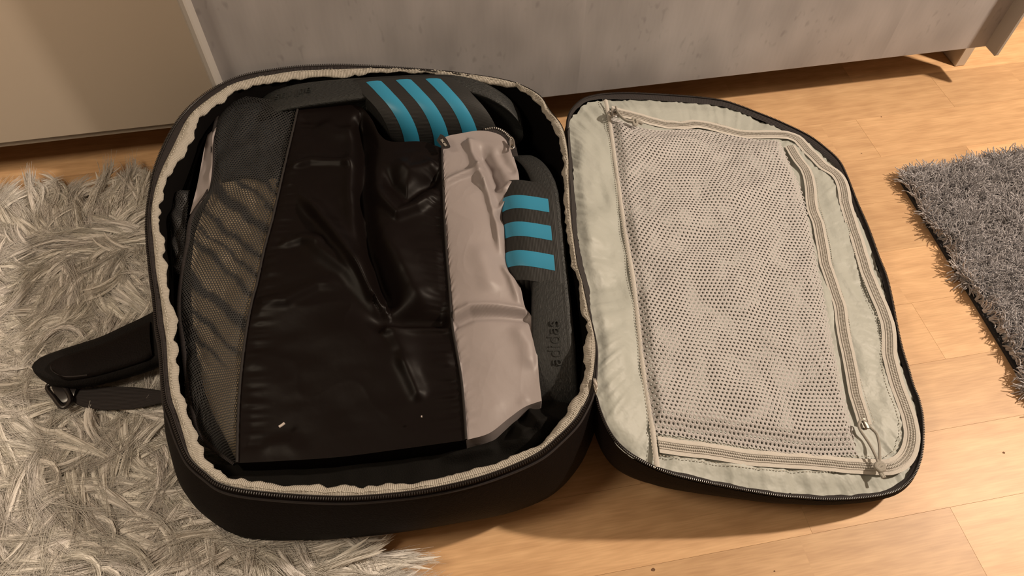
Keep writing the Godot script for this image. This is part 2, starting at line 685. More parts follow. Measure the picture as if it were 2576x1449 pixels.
# a flat band along a path, lying level across; rounded so that its middle stands lift above its edges
func band(path: PackedVector3Array, width: float, lift := 0.0006, shift := 0.0, closed := false) -> MB:
	var n := path.size()
	var rows := [PackedVector3Array(), PackedVector3Array(), PackedVector3Array(), PackedVector3Array(), PackedVector3Array()]
	for i in n:
		var a := path[(i - 1 + n) % n] if closed else path[maxi(i - 1, 0)]
		var b := path[(i + 1) % n] if closed else path[mini(i + 1, n - 1)]
		var t := (b - a).normalized()
		var s := t.cross(Vector3.UP).normalized()
		for k in 5:
			var f := (k - 2) / 4.0
			rows[k].append(path[i] + s * (f * width + shift) + Vector3.UP * lift * (1.0 - 4.0 * f * f))
	var m := MB.new()
	m.grid(rows, closed)
	return m


func tooth(l: float, h: float, w: float) -> Mesh:
	var m := MB.new()
	m.box(Vector3.ZERO, Vector3(l, h, w), minf(l, h) * 0.35)
	return m.done()


func backpack() -> void:
	var bp := thing("backpack", "black travel backpack lying open, its light grey lined lid folded out to the right", "backpack", Vector3(0.1, 0, -0.4))
	var O := V([1225,1100,-2642,1121,1089,-2508,1028,1082,-2415,873,1074,-2307,692,1066,-2204,440,1060,-2130,141,1056,-2082,-246,1055,-2065,-619,1057,-2087,-914,1060,-2126,-1266,1066,-2204,-1616,1074,-2303,-1817,1080,-2389,-1937,1088,-2496,-2074,1100,-2646,-2166,1115,-2841,-2235,1130,-3028,-2297,1144,-3215,-2362,1182,-3702,-2405,1198,-3902,-2444,1220,-4190,-2495,1242,-4470,-2540,1265,-4767,-2570,1286,-5040,-2572,1307,-5315,-2536,1340,-5739,-2432,1371,-6142,-2315,1393,-6416,-2168,1409,-6621,-1979,1422,-6789,-1689,1433,-6935,-1333,1436,-6980,-972,1437,-6982,-554,1433,-6929,-133,1425,-6838,269,1417,-6730,612,1409,-6626,866,1402,-6535,1060,1396,-6461,1284,1387,-6338,1492,1370,-6126,1560,1351,-5882,1635,1334,-5665,1643,1319,-5470,1610,1298,-5189,1566,1281,-4978,1510,1259,-4695,1465,1239,-4430,1434,1219,-4174,1405,1199,-3914,1405,1181,-3689,1395,1163,-3461,1391,1149,-3276,1378,1134,-3078,1324,1119,-2886,1279,1109,-2761])
	var I := V([1173,1095,-2711,1075,1088,-2618,987,1085,-2575,844,1068,-2358,709,1062,-2286,395,1056,-2200,154,1053,-2171,-139,1051,-2145,-424,1052,-2160,-891,1057,-2220,-1406,1066,-2339,-1659,1071,-2403,-1806,1077,-2473,-1906,1082,-2546,-1959,1092,-2672,-2066,1114,-2954,-2123,1127,-3118,-2173,1140,-3285,-2211,1159,-3536,-2209,1175,-3740,-2254,1194,-3979,-2284,1207,-4152,-2344,1227,-4409,-2377,1243,-4616,-2385,1258,-4803,-2465,1285,-5160,-2444,1305,-5421,-2387,1321,-5615,-2301,1336,-5816,-2205,1353,-6038,-2134,1379,-6369,-2027,1386,-6462,-1880,1391,-6527,-1771,1407,-6725,-1453,1410,-6773,-1101,1415,-6830,-744,1410,-6774,-312,1411,-6776,-20,1408,-6736,260,1402,-6667,561,1396,-6582,815,1389,-6492,1022,1381,-6397,1137,1377,-6341,1331,1370,-6255,1448,1354,-6041,1504,1341,-5883,1571,1318,-5588,1563,1300,-5354,1523,1278,-5063,1470,1258,-4806,1425,1239,-4568,1393,1217,-4283,1362,1196,-4010,1349,1172,-3705,1335,1149,-3407,1327,1133,-3204,1280,1122,-3053,1225,1109,-2885,1192,1100,-2774])
	var N := 420
	O = rs(O, N, true)
	I = rs(I, N, true)
	# pair every outer point with the nearest inner point not behind the last one, then even the pairs out
	var J := PackedVector3Array()
	for i in N:
		var best := 1e9
		var at := i
		for k in range(-26, 27):
			var c := (i + k + N) % N
			var d := O[i].distance_squared_to(I[c])
			if d < best:
				best = d; at = c
		J.append(I[at])
	var J2 := PackedVector3Array()
	for i in N:
		var s := Vector3.ZERO
		for k in range(-5, 6):
			s += J[(i + k + N) % N]
		J2.append(s / 11.0)
	J = J2
	# share of the strip between rim and inner edge that is black zip tape
	var F := PackedFloat32Array()
	for i in N:
		var p := O[i]
		var right := smoothstep(0.06, 0.13, p.x - (-0.166) * (p.z + 0.26) * -1.0)
		var front := smoothstep(-0.30, -0.24, p.z)
		F.append(lerpf(lerpf(0.46, 0.07, front), 0.08, right * (1 - front)))
	# --- outer shell
	var BASE := V([1267,120,-2774,1199,120,-2510,1122,120,-2318,1006,120,-2212,783,120,-2128,435,120,-2055,-216,120,-2076,-646,120,-2080,-1065,120,-2121,-1353,120,-2149,-1617,120,-2184,-1887,120,-2240,-2041,120,-2289,-2163,120,-2353,-2244,120,-2467,-2317,120,-2654,-2402,120,-2876,-2519,120,-3111,-2616,120,-3330,-2671,120,-3548,-2686,120,-3900,-2693,120,-4365,-2702,120,-4867,-2702,120,-5406,-2658,120,-5982,-2554,120,-6467,-2292,120,-6821,-1913,120,-6963,-1327,120,-6975,-634,120,-6954,118,120,-6911,775,120,-6855,1311,120,-6673,1542,120,-6289,1576,120,-5741,1537,120,-5120,1491,120,-4550,1441,120,-4024,1394,120,-3537,1320,120,-3090])
	BASE = rs(BASE, N, true)
	# start every base point beside its rim point
	var B2 := PackedVector3Array()
	for i in N:
		var best := 1e9
		var at := i
		for k in range(-45, 46):
			var c := (i + k + N) % N
			var d := Vector2(O[i].x - BASE[c].x, O[i].z - BASE[c].z).length_squared()
			if d < best:
				best = d; at = c
		B2.append(BASE[at])
	var B3 := PackedVector3Array()
	for i in N:
		var s := Vector3.ZERO
		for k in range(-8, 9):
			s += B2[(i + k + N) % N]
		B3.append(s / 17.0)
	BASE = B3
	var cen := Vector3(-0.06, 0, -0.43)
	var rows := []
	for f in [0.0, 0.06, 0.14, 0.25, 0.4, 0.55, 0.7, 0.82, 0.91, 0.97, 1.0]:
		var row := PackedVector3Array()
		for i in N:
			var o := O[i]
			var q := BASE[i]
			var p := o.lerp(q, f)
			var out := (q - cen); out.y = 0; out = out.normalized()
			var bul := sin(f * PI) * 0.010
			bul *= lerpf(0.05, 1.0, smoothstep(-0.36, -0.27, p.z))
			p += out * (bul + 0.0015 * noise.get_noise_3d(p.x * 9, p.y * 14, p.z * 9) * sin(f * PI))
			if f > 0.8:
				p -= out * 0.012 * pow((f - 0.8) / 0.2, 2)
			row.append(p)
		rows.append(row)
	var b := MB.new()
	b.grid(rows, true)
	b.fan(rows[rows.size() - 1])
	part("shell", b.done(), M.nylon, bp)
	# piping seam a little under the rim
	b = MB.new()
	var pip := PackedVector3Array()
	for i in N:
		pip.append(rows[1][i])
	b.tube(pip, 0.0014, 6, true)
	part("rim_piping", b.done(), M.tape, bp)
	# --- zip tape
	var T0 := PackedVector3Array(); var T1 := PackedVector3Array(); var T2 := PackedVector3Array()
	for i in N:
		T0.append(O[i] + Vector3(0, 0.0005, 0))
		T1.append(O[i].lerp(J[i], F[i] * 0.5) + Vector3(0, 0.0026, 0))
		T2.append(O[i].lerp(J[i], F[i]) + Vector3(0, 0.0012, 0))
	b = MB.new()
	b.grid([T0, T1, T2], true)
	var tape := part("zip_tape", b.done(), M.tape, bp)
	var coil := PackedVector3Array(); var coil2 := PackedVector3Array()
	for i in range(0, N):
		if i < 305 or i > 408:
			pass
		coil.append(O[i] + Vector3(0, 0.0022, 0) + (J[i] - O[i]).normalized() * lerpf(0.0012, -0.0010, smoothstep(-0.30, -0.24, O[i].z)))
		coil2.append(coil[coil.size() - 1] + (J[i] - O[i]).normalized() * 0.0019 + Vector3(0, 0.0005, 0))
	var half := coil.slice(4, 300)
	scatter("zip_teeth", tooth(0.0011, 0.0016, 0.0024), M.teeth, along(half, 0.0020), tape)
	b = MB.new()
	b.tube(rs(coil2.slice(4, 300), 400), 0.00055, 5)
	part("zip_cord", b.done(), M.teeth, tape)
	# --- grey grosgrain binding: a flap folded over the seam, wavy along its inner edge
	var R := []
	for k in 9:
		R.append(PackedVector3Array())
	for i in N:
		var a := T2[i]
		var e := J[i]
		var s := float(i)
		var wave := noise.get_noise_1d(s * 0.13) * 0.0035 + noise.get_noise_1d(s * 0.31 + 50) * 0.0018
		var wid := a.distance_to(e)
		var dir := (e - a).normalized()
		for k in 9:
			var f := k / 6.0
			var p: Vector3
			if k <= 6:
				p = a.lerp(e, f) + dir * wave * f
				p.y += sin(f * PI) * minf(0.003, wid * 0.25) + 0.0006 + noise.get_noise_2d(s * 0.2, f * 1.6 + 9) * 0.0022 * sin(f * PI * 0.9)
			else:
				p = e + dir * wave * 1.0 - dir * (0.0012 * (k - 6)) + Vector3(0, -0.0015 * (k - 6), 0)
			R[k].append(p)
	b = MB.new()
	b.grid(R, true)
	var bind := part("binding_tape", b.done(), M.binding, bp)
	bind.set_meta("label", "light grey grosgrain binding")
	# lockstitch line along the binding
	var st := PackedVector3Array()
	for i in N:
		st.append(R[2][i] + Vector3(0, 0.0004, 0))
	var stm := tooth(0.0022, 0.0006, 0.0007)
	scatter("stitching", stm, M.thread, along(st, 0.0036), bind)
	# --- inside: black lining wall and bottom
	rows = []
	for f in [0.0, 0.2, 0.5, 0.8, 1.0]:
		var row := PackedVector3Array()
		for i in N:
			var o: Vector3 = J[i] - (J[i] - O[i]).normalized() * 0.003 + Vector3(0, -0.003, 0)
			var q := BASE[i].lerp(cen, 0.09)
			q.y = 0.02
			var p := o.lerp(q, f)
			row.append(p)
		rows.append(row)
	b = MB.new()
	b.grid(rows, true)
	b.fan(rows[4])
	part("inner_lining", b.done(), M.lining, bp)
	# slack mesh pocket on the left inner wall
	var pk := coons(V([-2289,1037,-5693,-2381,1036,-5687,-2450,1028,-5578]), V([-2351,767,-4801,-2428,768,-4814,-2485,773,-4871]), V([-2289,1037,-5693,-2303,1004,-5273,-2305,981,-4980,-2275,955,-4647]), V([-2450,1028,-5578,-2467,1006,-5300,-2435,983,-5001,-2404,961,-4714]), 10, 24)
	pk = raise(pk, func(p, u, q): return 0.006 * sin(u * PI) + 0.003 * sin(q * 17 + u * 3))
	b = MB.new()
	holes(b, pk, 0.0024, 0.4)
	part("inner_mesh_pocket", b.done(), M.black_mesh, bp)
	strap(bp)
	lid(bp)


# a sheet of netting: staggered hexagonal cells with a hole in each, over a patch of points
func holes(b: MB, P: Array, pitch: float, open: float, turn := 0.0) -> void:
	var lu := 0.0
	var lv := 0.0
	for k in 20:
		lu += samp(P, k / 20.0, 0.5).distance_to(samp(P, (k + 1) / 20.0, 0.5))
		lv += samp(P, 0.5, k / 20.0).distance_to(samp(P, 0.5, (k + 1) / 20.0))
	var rowh := pitch * 0.866
	var nr := int(lv / rowh)
	var ncol := int(lu / pitch)
	for i in nr:
		for j in ncol:
			var c := Vector2((j + (0.5 if i % 2 else 0.0) + 0.25) * pitch, (i + 0.5) * rowh)
			var n := b.v.size()
			for ring in 2:
				for k in 6:
					var g := TAU * (k + 0.5) / 6.0
					var r := pitch / sqrt(3.0) if ring == 0 else pitch * 0.5 * open * 1.08
					var q := c + Vector2(cos(g), sin(g)) * r
					var p := samp(P, q.x / lu, q.y / lv)
					if ring == 1:
						p.y -= pitch * 0.10
					b.v.append(p)
					b.uv.append(q)
			for k in 6:
				var k2 := (k + 1) % 6
				b.tri(n + k, n + k2, n + 6 + k)
				b.tri(n + k2, n + 6 + k2, n + 6 + k)


# a padded strip between two edge curves
func pad(e0: PackedVector3Array, e1: PackedVector3Array, n: int, thick: float, dome := 0.3) -> MB:
	e0 = rs(e0, n); e1 = rs(e1, n)
	var rows := []
	for i in n:
		var row := PackedVector3Array()
		var a := e0[i]
		var c := e1[i]
		for k in 9:
			var f := k / 8.0
			row.append(a.lerp(c, f) + Vector3.UP * thick * (0.5 + dome * sin(f * PI) if k > 0 and k < 8 else 0.35))
		for k in 9:
			var f := 1.0 - k / 8.0
			row.append(a.lerp(c, f) - Vector3.UP * thick * (0.5 if k > 0 and k < 8 else 0.35))
		rows.append(row)
	var m := MB.new()
	m.grid(rows, true)
	m.fan(rows[0]); m.fan(rows[n - 1])
	return m


func strap(bp: Node3D) -> void:
	var top := V([-2392,620,-4668,-2742,500,-4558,-3031,500,-4424,-3226,500,-4343,-3472,500,-4286,-3692,500,-4227,-3766,500,-4178,-3782,500,-4111])
	var low := V([-2345,620,-4003,-2642,500,-3976,-2769,500,-3929,-3014,500,-3886,-3257,500,-3861,-3459,500,-3881,-3631,500,-3937,-3737,500,-4016])
	var b := pad(top, low, 60, 0.014, 0.15)
	var s := part("shoulder_strap", b.done(), M.strap, bp)
	# raised padding panel within the border, with a stitched channel round it
	b = pad(V([-2727,580,-4408,-2983,580,-4300,-3175,580,-4221,-3416,580,-4166,-3567,580,-4122,-3589,580,-4083]), V([-2671,580,-4019,-2743,580,-3975,-2985,580,-3922,-3226,580,-3889,-3442,580,-3898,-3550,580,-3981]), 50, 0.006, 0.4)
	part("padding", b.done(), M.nylon, s)
	b = MB.new()
	b.tube(rs(V([-3343,605,-4138,-3518,605,-4112,-3585,605,-4051,-3530,605,-3972,-3414,605,-3909,-3236,605,-3894]), 40), 0.0009, 6)
	part("seam_cord", b.done(), M.tape, s)
	b = pad(V([-3047,400,-3969,-3226,400,-3944,-3404,400,-3924,-3512,400,-3922]), V([-3179,400,-3918,-3276,400,-3910,-3382,400,-3894,-3472,400,-3893]), 20, 0.003)
	part("strap_end", b.done(), M.tape, s)
	b = pad(V([-2599,360,-3736,-2826,360,-3811,-3017,360,-3859,-3236,360,-3889,-3468,360,-3914,-3565,360,-3914]), V([-2590,360,-3628,-2805,360,-3608,-2949,360,-3613,-3142,360,-3639,-3347,360,-3705,-3450,360,-3774]), 40, 0.0018, 0.2)
	part("webbing", b.done(), M.tape, s)
	b = pad(V([-3682,380,-4002,-3547,380,-3969,-3412,380,-3915]), V([-3560,360,-3748,-3503,360,-3750,-3449,360,-3791]), 16, 0.006, 0.2)
	part("buckle", b.done(), M.teeth, s)
	b = MB.new()
	b.tube(rs(V([-3687,420,-3934,-3659,420,-3976,-3540,420,-3929,-3461,420,-3796,-3470,420,-3714,-3525,420,-3708,-3611,420,-3823]), 40, true), 0.0022, 8, true)
	part("buckle_ring", b.done(), M.teeth, s)


func lid(bp: Node3D) -> void:
	var C := V([1274,996,-2640,1286,1000,-2800,1372,986,-3035,1394,990,-3239,1424,994,-3494,1453,998,-3738,1484,1000,-4092,1512,1000,-4392,1557,1000,-4704,1617,1000,-5031,1688,1000,-5373,1746,1000,-5736,1786,1000,-5990,1850,1000,-6167,1943,979,-6314,2082,944,-6466,2231,904,-6560,2439,847,-6638,2781,754,-6708,3237,637,-6743,3697,529,-6749,4034,456,-6717,4237,414,-6640,4446,372,-6521,4722,324,-6339,5000,283,-6089,5130,268,-5864,5212,260,-5623,5198,260,-5371,5126,260,-4935,5074,260,-4546,4994,260,-4125,4947,260,-3848,4851,260,-3528,4761,260,-3269,4667,260,-2973,4617,260,-2756,4568,260,-2561,4544,260,-2407,4481,260,-2217,4365,260,-1999,4244,263,-1832,4093,272,-1694,3908,289,-1605,3698,316,-1574,3410,364,-1577,3137,418,-1600,2877,478,-1644,2704,520,-1674,2399,603,-1749,2002,721,-1858,1712,814,-1955,1495,891,-2076,1366,941,-2202,1301,971,-2345,1274,989,-2515])
	var N := 420
	C = rs(C, N, true)
	var cen := Vector3(0.30, 0, -0.40)
	# outer side: from the zip down and in to the floor
	var rows := []
	for f in [0.0, 0.15, 0.35, 0.6, 0.8, 0.93, 1.0]:
		var row := PackedVector3Array()
		for i in N:
			var p := C[i]
			var inw := cen - p; inw.y = 0
			var side := smoothstep(0.0, 0.14, p.x - (0.1265 - 0.1668 * (p.z + 0.2648)))
			var q: Vector3 = p + inw.normalized() * lerpf(0.03, 0.05, side) * f * f
			q.y = lerpf(p.y - 0.0015, 0.003, f)
			var out := -inw.normalized()
			q += out * 0.006 * sin(f * PI)
			row.append(q)
		rows.append(row)
	var b := MB.new()
	b.grid(rows, true)
	b.fan(rows[6])
	var ld := part("lid", b.done(), M.nylon, bp)
	ld.set_meta("label", "folded-out lid panel with light grey lining")
	# zip tape and teeth round the rim
	var T := [PackedVector3Array(), PackedVector3Array(), PackedVector3Array()]
	var tc := PackedVector3Array()
	for i in N:
		var inw := cen - C[i]; inw.y = 0
		inw = inw.normalized()
		var wide := lerpf(0.0036, 0.0068, smoothstep(-0.42, -0.58, C[i].z)) * lerpf(0.45, 1.0, smoothstep(0.02, 0.07, C[i].x - (0.1265 - 0.1668 * (C[i].z + 0.2648)))) + 0.0008 * noise.get_noise_1d(i * 0.15 + 30)
		T[0].append(C[i])
		T[1].append(C[i] + inw * wide * 0.5 + Vector3(0, 0.0012, 0))
		T[2].append(C[i] + inw * wide * 1.4 + Vector3(0, -0.0015, 0))
		tc.append(C[i] + Vector3(0, 0.0016, 0) + inw * 0.0007)
	b = MB.new()
	b.grid(T, true)
	part("zip_tape", b.done(), M.tape, ld)
	var arc := PackedVector3Array()
	for i in range(88, N):
		arc.append(tc[i])
	scatter("zip_teeth", tooth(0.0010, 0.0016, 0.0020), M.teeth, along(arc, 0.0018), ld)
	b = MB.new()
	var cc := PackedVector3Array()
	for i in range(88, N):
		var inw := cen - C[i]; inw.y = 0
		cc.append(C[i] + inw.normalized() * 0.0017 + Vector3(0, 0.0018, 0))
	b.tube(rs(cc, 500), 0.0007, 6)
	part("zip_cord", b.done(), M.tape, ld)
	# hinge strip between bag and lid
	var hin := coons(V([1708,1254,-5655,1774,1258,-5714]), V([1259,985,-2714,1299,985,-2707]), V([1708,1254,-5655,1588,1204,-5011,1447,1140,-4187,1415,1098,-3651,1377,1060,-3157,1250,1024,-2696]), V([1855,934,-6066,1708,937,-5251,1565,934,-4333,1521,917,-3761,1462,907,-3235,1320,926,-2734]), 6, 40)
	b = MB.new()
	b.grid(hin)
	part("hinge_strip", b.done(), M.tape, ld)
	# lining: one sheet over the whole lid, wrinkled
	var ring := []
	var K := 70
	for k in K + 1:
		var f := 1.0 - pow(float(k) / K, 0.9)
		var row := PackedVector3Array()
		for i in N:
			var inw := cen - C[i]; inw.y = 0
			var e := C[i] + inw.normalized() * (lerpf(0.0042, 0.0075, smoothstep(-0.42, -0.58, C[i].z)) * lerpf(0.5, 1.0, smoothstep(0.02, 0.07, C[i].x - (0.1265 - 0.1668 * (C[i].z + 0.2648)))) + 0.0016 * noise.get_noise_1d(i * 0.22) + 0.0012 * noise.get_noise_1d(i * 0.7 + 9))
			var p := Vector3(cen.x, 0, cen.z).lerp(e, f)
			var wr := 0.0026 * noise.get_noise_3d(p.x * 9 + p.z * 4, 6, p.z * 8 - p.x * 3) + 0.0024 * noise.get_noise_3d(p.x * 22, 0, p.z * 9 + 3) + 0.0014 * fine.get_noise_3d(p.x * 60, 0, p.z * 24)
			# slack strip beside the hinge
			var strip := smoothstep(0.046, 0.022, p.x - (0.1265 - 0.1668 * (p.z + 0.2648)))
			wr += strip * 0.009 * noise.get_noise_3d(p.x * 8 + p.z * 7 + 3, 14, p.z * 9 - p.x * 4)
			# gathers that run in from the edge
			var near := smoothstep(0.72, 0.95, f)
			wr += near * 0.0022 * noise.get_noise_1d(i * 0.55 + 200)
			wr = minf(wr, lerpf(0.0012, 0.01, strip))
			p.y = lid_h(p.x, p.z) + 0.0008 + wr - 0.004 * smoothstep(0.92, 1.0, f)
			row.append(p)
		ring.append(row)
	b = MB.new()
	b.grid(ring, true)
	part("lining", b.done(), M.lid_lining, ld)
	# mesh pocket
	var mt := V([2371,877,-6248,2580,811,-6134,2865,729,-6065,3187,648,-6100,3515,571,-6129,3871,492,-6070,4225,421,-6000,4561,365,-5988])
	var mbm := V([1714,863,-2294,1982,778,-2246,2270,691,-2184,2858,532,-2052,3237,445,-1982,3631,370,-1950])
	var ml := V([2371,877,-6248,2317,874,-5904,2218,877,-5404,2123,876,-4828,2044,871,-4300,1971,867,-3812,1887,868,-3360,1802,871,-2941,1753,869,-2627,1714,863,-2294])
	var mr := V([4561,365,-5988,4526,356,-5528,4494,348,-5144,4381,349,-4664,4251,353,-4217,4138,356,-3798,3979,361,-3264,3822,366,-2687,3728,366,-2278,3631,370,-1950])
	var P := coons(mt, mbm, ml, mr, 60, 80)
	P = raise(P, func(p, u, q):
		var d := 0.0055 * noise.get_noise_3d(p.x * 7 + p.z * 3, 4.0, p.z * 11 - p.x * 4)
		d += 0.0028 * noise.get_noise_3d(p.x * 16, 8.0, p.z * 22 + p.x * 9)
		d += 0.004 * sin(u * PI) * sin(q * PI)
		return d + 0.0074)
	b = MB.new()
	holes(b, P, 0.0047, 0.52)
	var mp := part("mesh_pocket", b.done(), M.lid_mesh, ld)
	mp.set_meta("label", "pale grey netting pocket")
	# seam tape down the hinge side of the pocket
	var seam := on_lid(V([2397,852,-6501,2349,847,-6133,2275,845,-5681,2205,844,-5256,2135,843,-4855,2055,839,-4324,1982,835,-3833,1898,836,-3379,1812,839,-2957,1763,837,-2642,1716,835,-2343,1653,836,-1999]), 160, 0.0026)
	part("seam_tape", band(seam, 0.0045, 0.0009).done(), M.lid_tape, ld)
	zip_line(ld, V([2427,834,-6330,2555,796,-6296,2773,734,-6252,2965,680,-6202,3221,614,-6182,3557,536,-6226,3759,490,-6185,4003,437,-6108,4268,386,-6081,4612,331,-6082,4792,305,-6021,4846,295,-5906,4879,288,-5758,4919,281,-5618,4964,274,-5507,5056,265,-5384,5059,263,-5211,4953,264,-4873,4881,264,-4547,4775,264,-4082,4738,263,-3921,4699,262,-3638,4672,261,-3385,4606,261,-3171,4475,265,-2895,4406,265,-2646,4368,265,-2436,4335,264,-2242,4265,265,-2059,4163,271,-1927,4038,281,-1843,3904,296,-1811,3780,313,-1823,3466,366,-1877,3108,440,-1946,2626,557,-2016,2202,676,-2106,1725,824,-2192]), 0.0150, 0.0028)
	zip_line(ld, V([4652,319,-5878,4654,312,-5647,4684,302,-5446,4613,303,-5160,4496,309,-4857,4466,306,-4614,4319,310,-4126,4288,310,-3966,4249,307,-3712,4208,307,-3508,4109,311,-3229,4013,314,-2894,3904,318,-2523,3866,317,-2318,3847,316,-2230]), 0.0135, 0.0034)
	var stm := tooth(0.0019, 0.0006, 0.0007)
	for s in [
			V([5037,265,-5286,4910,267,-4891,4820,267,-4536,4718,268,-4145,4653,268,-3878,4593,267,-3569,4580,265,-3368,4496,267,-3134,4353,273,-2824,4278,274,-2588,4250,272,-2355,4194,273,-2155,4097,279,-2007,3957,292,-1927,3869,303,-1919,3610,344,-1949]),
			V([4773,289,-5336,4639,295,-4976,4593,294,-4766,4483,296,-4336,4359,300,-3961,4322,297,-3675,4256,297,-3405,4142,302,-3079,4046,304,-2725,3997,303,-2471,3959,301,-2246]),
			V([2484,822,-6406,2742,746,-6322,2982,678,-6258,3242,612,-6245,3579,534,-6290,3838,476,-6252,4081,424,-6166,4343,375,-6131]),
			V([1740,824,-2277,2276,659,-2178,2868,499,-2053,3249,412,-1982,3607,344,-1942]),
			V([1714,822,-2100,2168,681,-2011,2588,562,-1924,2952,471,-1872,3381,380,-1823]),
			V([2360,862,-6494,2313,857,-6128,2240,855,-5676,2171,854,-5252,2102,853,-4852,2024,848,-4322,1952,844,-3832,1869,845,-3378,1784,848,-2958,1736,845,-2642,1690,843,-2344,1628,844,-2001])]:
		scatter("stitching", stm, M.thread, along(on_lid(s, 200, 0.0024), 0.0032), ld)
	# slider and cord pull low on the pocket
	b = MB.new()
	var sl: Vector3 = (V([3789,414,-2207]))[0]
	b.box(sl, Vector3(0.006, 0.004, 0.010), 0.0015)
	b.box(sl + Vector3(0.0015, 0.003, 0.0), Vector3(0.003, 0.0015, 0.011), 0.0006)
	var sd := part("zip_slider", b.done(), M.metal, ld)
	b = MB.new()
	b.tube(rs(V([3774,448,-2247,3727,454,-2204,3716,454,-2150,3730,449,-2078,3744,444,-1991,3746,440,-1884,3736,439,-1803]), 40), 0.0013, 8)
	b.tube(rs(V([3774,448,-2247,3807,442,-2227,3832,436,-2161,3861,430,-2094,3834,430,-1988,3781,435,-1880,3740,438,-1803]), 40), 0.0013, 8)
	b.tube(rs(V([3720,442,-1820,3771,434,-1821,3779,432,-1790,3725,439,-1767,3696,444,-1789]), 30, true), 0.0021, 8, true)
	b.tube(rs(V([3713,442,-1791,3755,436,-1808,3768,433,-1769,3714,440,-1761]), 24, true), 0.0019, 8, true)
	b.tube(rs(V([3743,428,-1806,3736,427,-1748,3741,424,-1695]), 16), 0.0014, 8)
	b.tube(rs(V([3729,429,-1797,3717,429,-1743,3724,427,-1694]), 16), 0.0014, 8)
	part("cord_pull", b.done(), M.cord, ld)
	# slider and cord at the upper end
	b = MB.new()
	sl = (V([2416,921,-6202]))[0]
	b.box(sl, Vector3(0.011, 0.005, 0.006), 0.0015)
	b.tube(rs(V([2384,969,-6179,2432,958,-6226,2457,949,-6191,2432,952,-6122,2386,965,-6115]), 30, true), 0.0009, 8, true)
	b.tube(rs(V([2333,954,-6178,2365,947,-6223,2394,937,-6201,2364,943,-6144]), 24, true), 0.0011, 8, true)
	part("zip_slider", b.done(), M.metal, ld)
	b = MB.new()
	b.tube(rs(V([2438,987,-6247,2436,984,-6168,2460,973,-6093,2504,958,-6042,2589,933,-6028]), 40), 0.0012, 8)
	b.tube(rs(V([2437,966,-6216,2446,959,-6139,2478,947,-6079,2535,928,-6035,2604,909,-6032]), 40), 0.0012, 8)
	b.tube(rs(V([2609,910,-6085,2647,899,-6077,2637,899,-6011,2597,909,-5992]), 24, true), 0.0018, 8, true)
	b.tube(rs(V([2632,903,-6062,2687,886,-6043,2710,879,-6020]), 12), 0.0022, 8)
	part("cord_pull", b.done(), M.cord, ld)
	# pull tab of the main zip at the hinge
	b = pad(V([1266,1149,-2754,1287,1148,-2743,1291,1144,-2701]), V([1249,1142,-2672,1251,1137,-2610,1270,1139,-2632]), 12, 0.003)
	part("zip_tab", b.done(), M.metal, ld)


# a zip sewn on the lid: tape, two rows of coil, dark gap
func zip_line(ld: Node3D, p: PackedVector3Array, width: float, lift: float) -> void:
	var n := int(length(rs(p, 200)) / 0.004)
	var c := on_lid(p, n, lift)
	for i in n:
		c[i].y += 0.0012 * noise.get_noise_1d(i * 0.12 + lift * 9000)
	var t := part("pocket_zip", band(c, width, 0.0004).done(), M.lid_tape, ld)
	t.get_child_count()
	for s in [-1.0, 1.0]:
		var row := PackedVector3Array()
		for i in n:
			var d := (c[mini(i + 1, n - 1)] - c[maxi(i - 1, 0)]).normalized()
			row.append(c[i] + d.cross(Vector3.UP).normalized() * 0.0013 * s + Vector3(0, 0.0012, 0))
		scatter("pocket_zip_teeth", tooth(0.0009, 0.0013, 0.0018), M.lid_teeth, along(row, 0.0017), ld)
		var edge := PackedVector3Array()
		for i in n:
			var d := (c[mini(i + 1, n - 1)] - c[maxi(i - 1, 0)]).normalized()
			edge.append(c[i] + d.cross(Vector3.UP).normalized() * 0.0034 * s + Vector3(0, 0.0007, 0))
		var b := MB.new()
		b.tube(edge, 0.0006, 5)
		part("zip_piping", b.done(), M.lid_tape, ld)


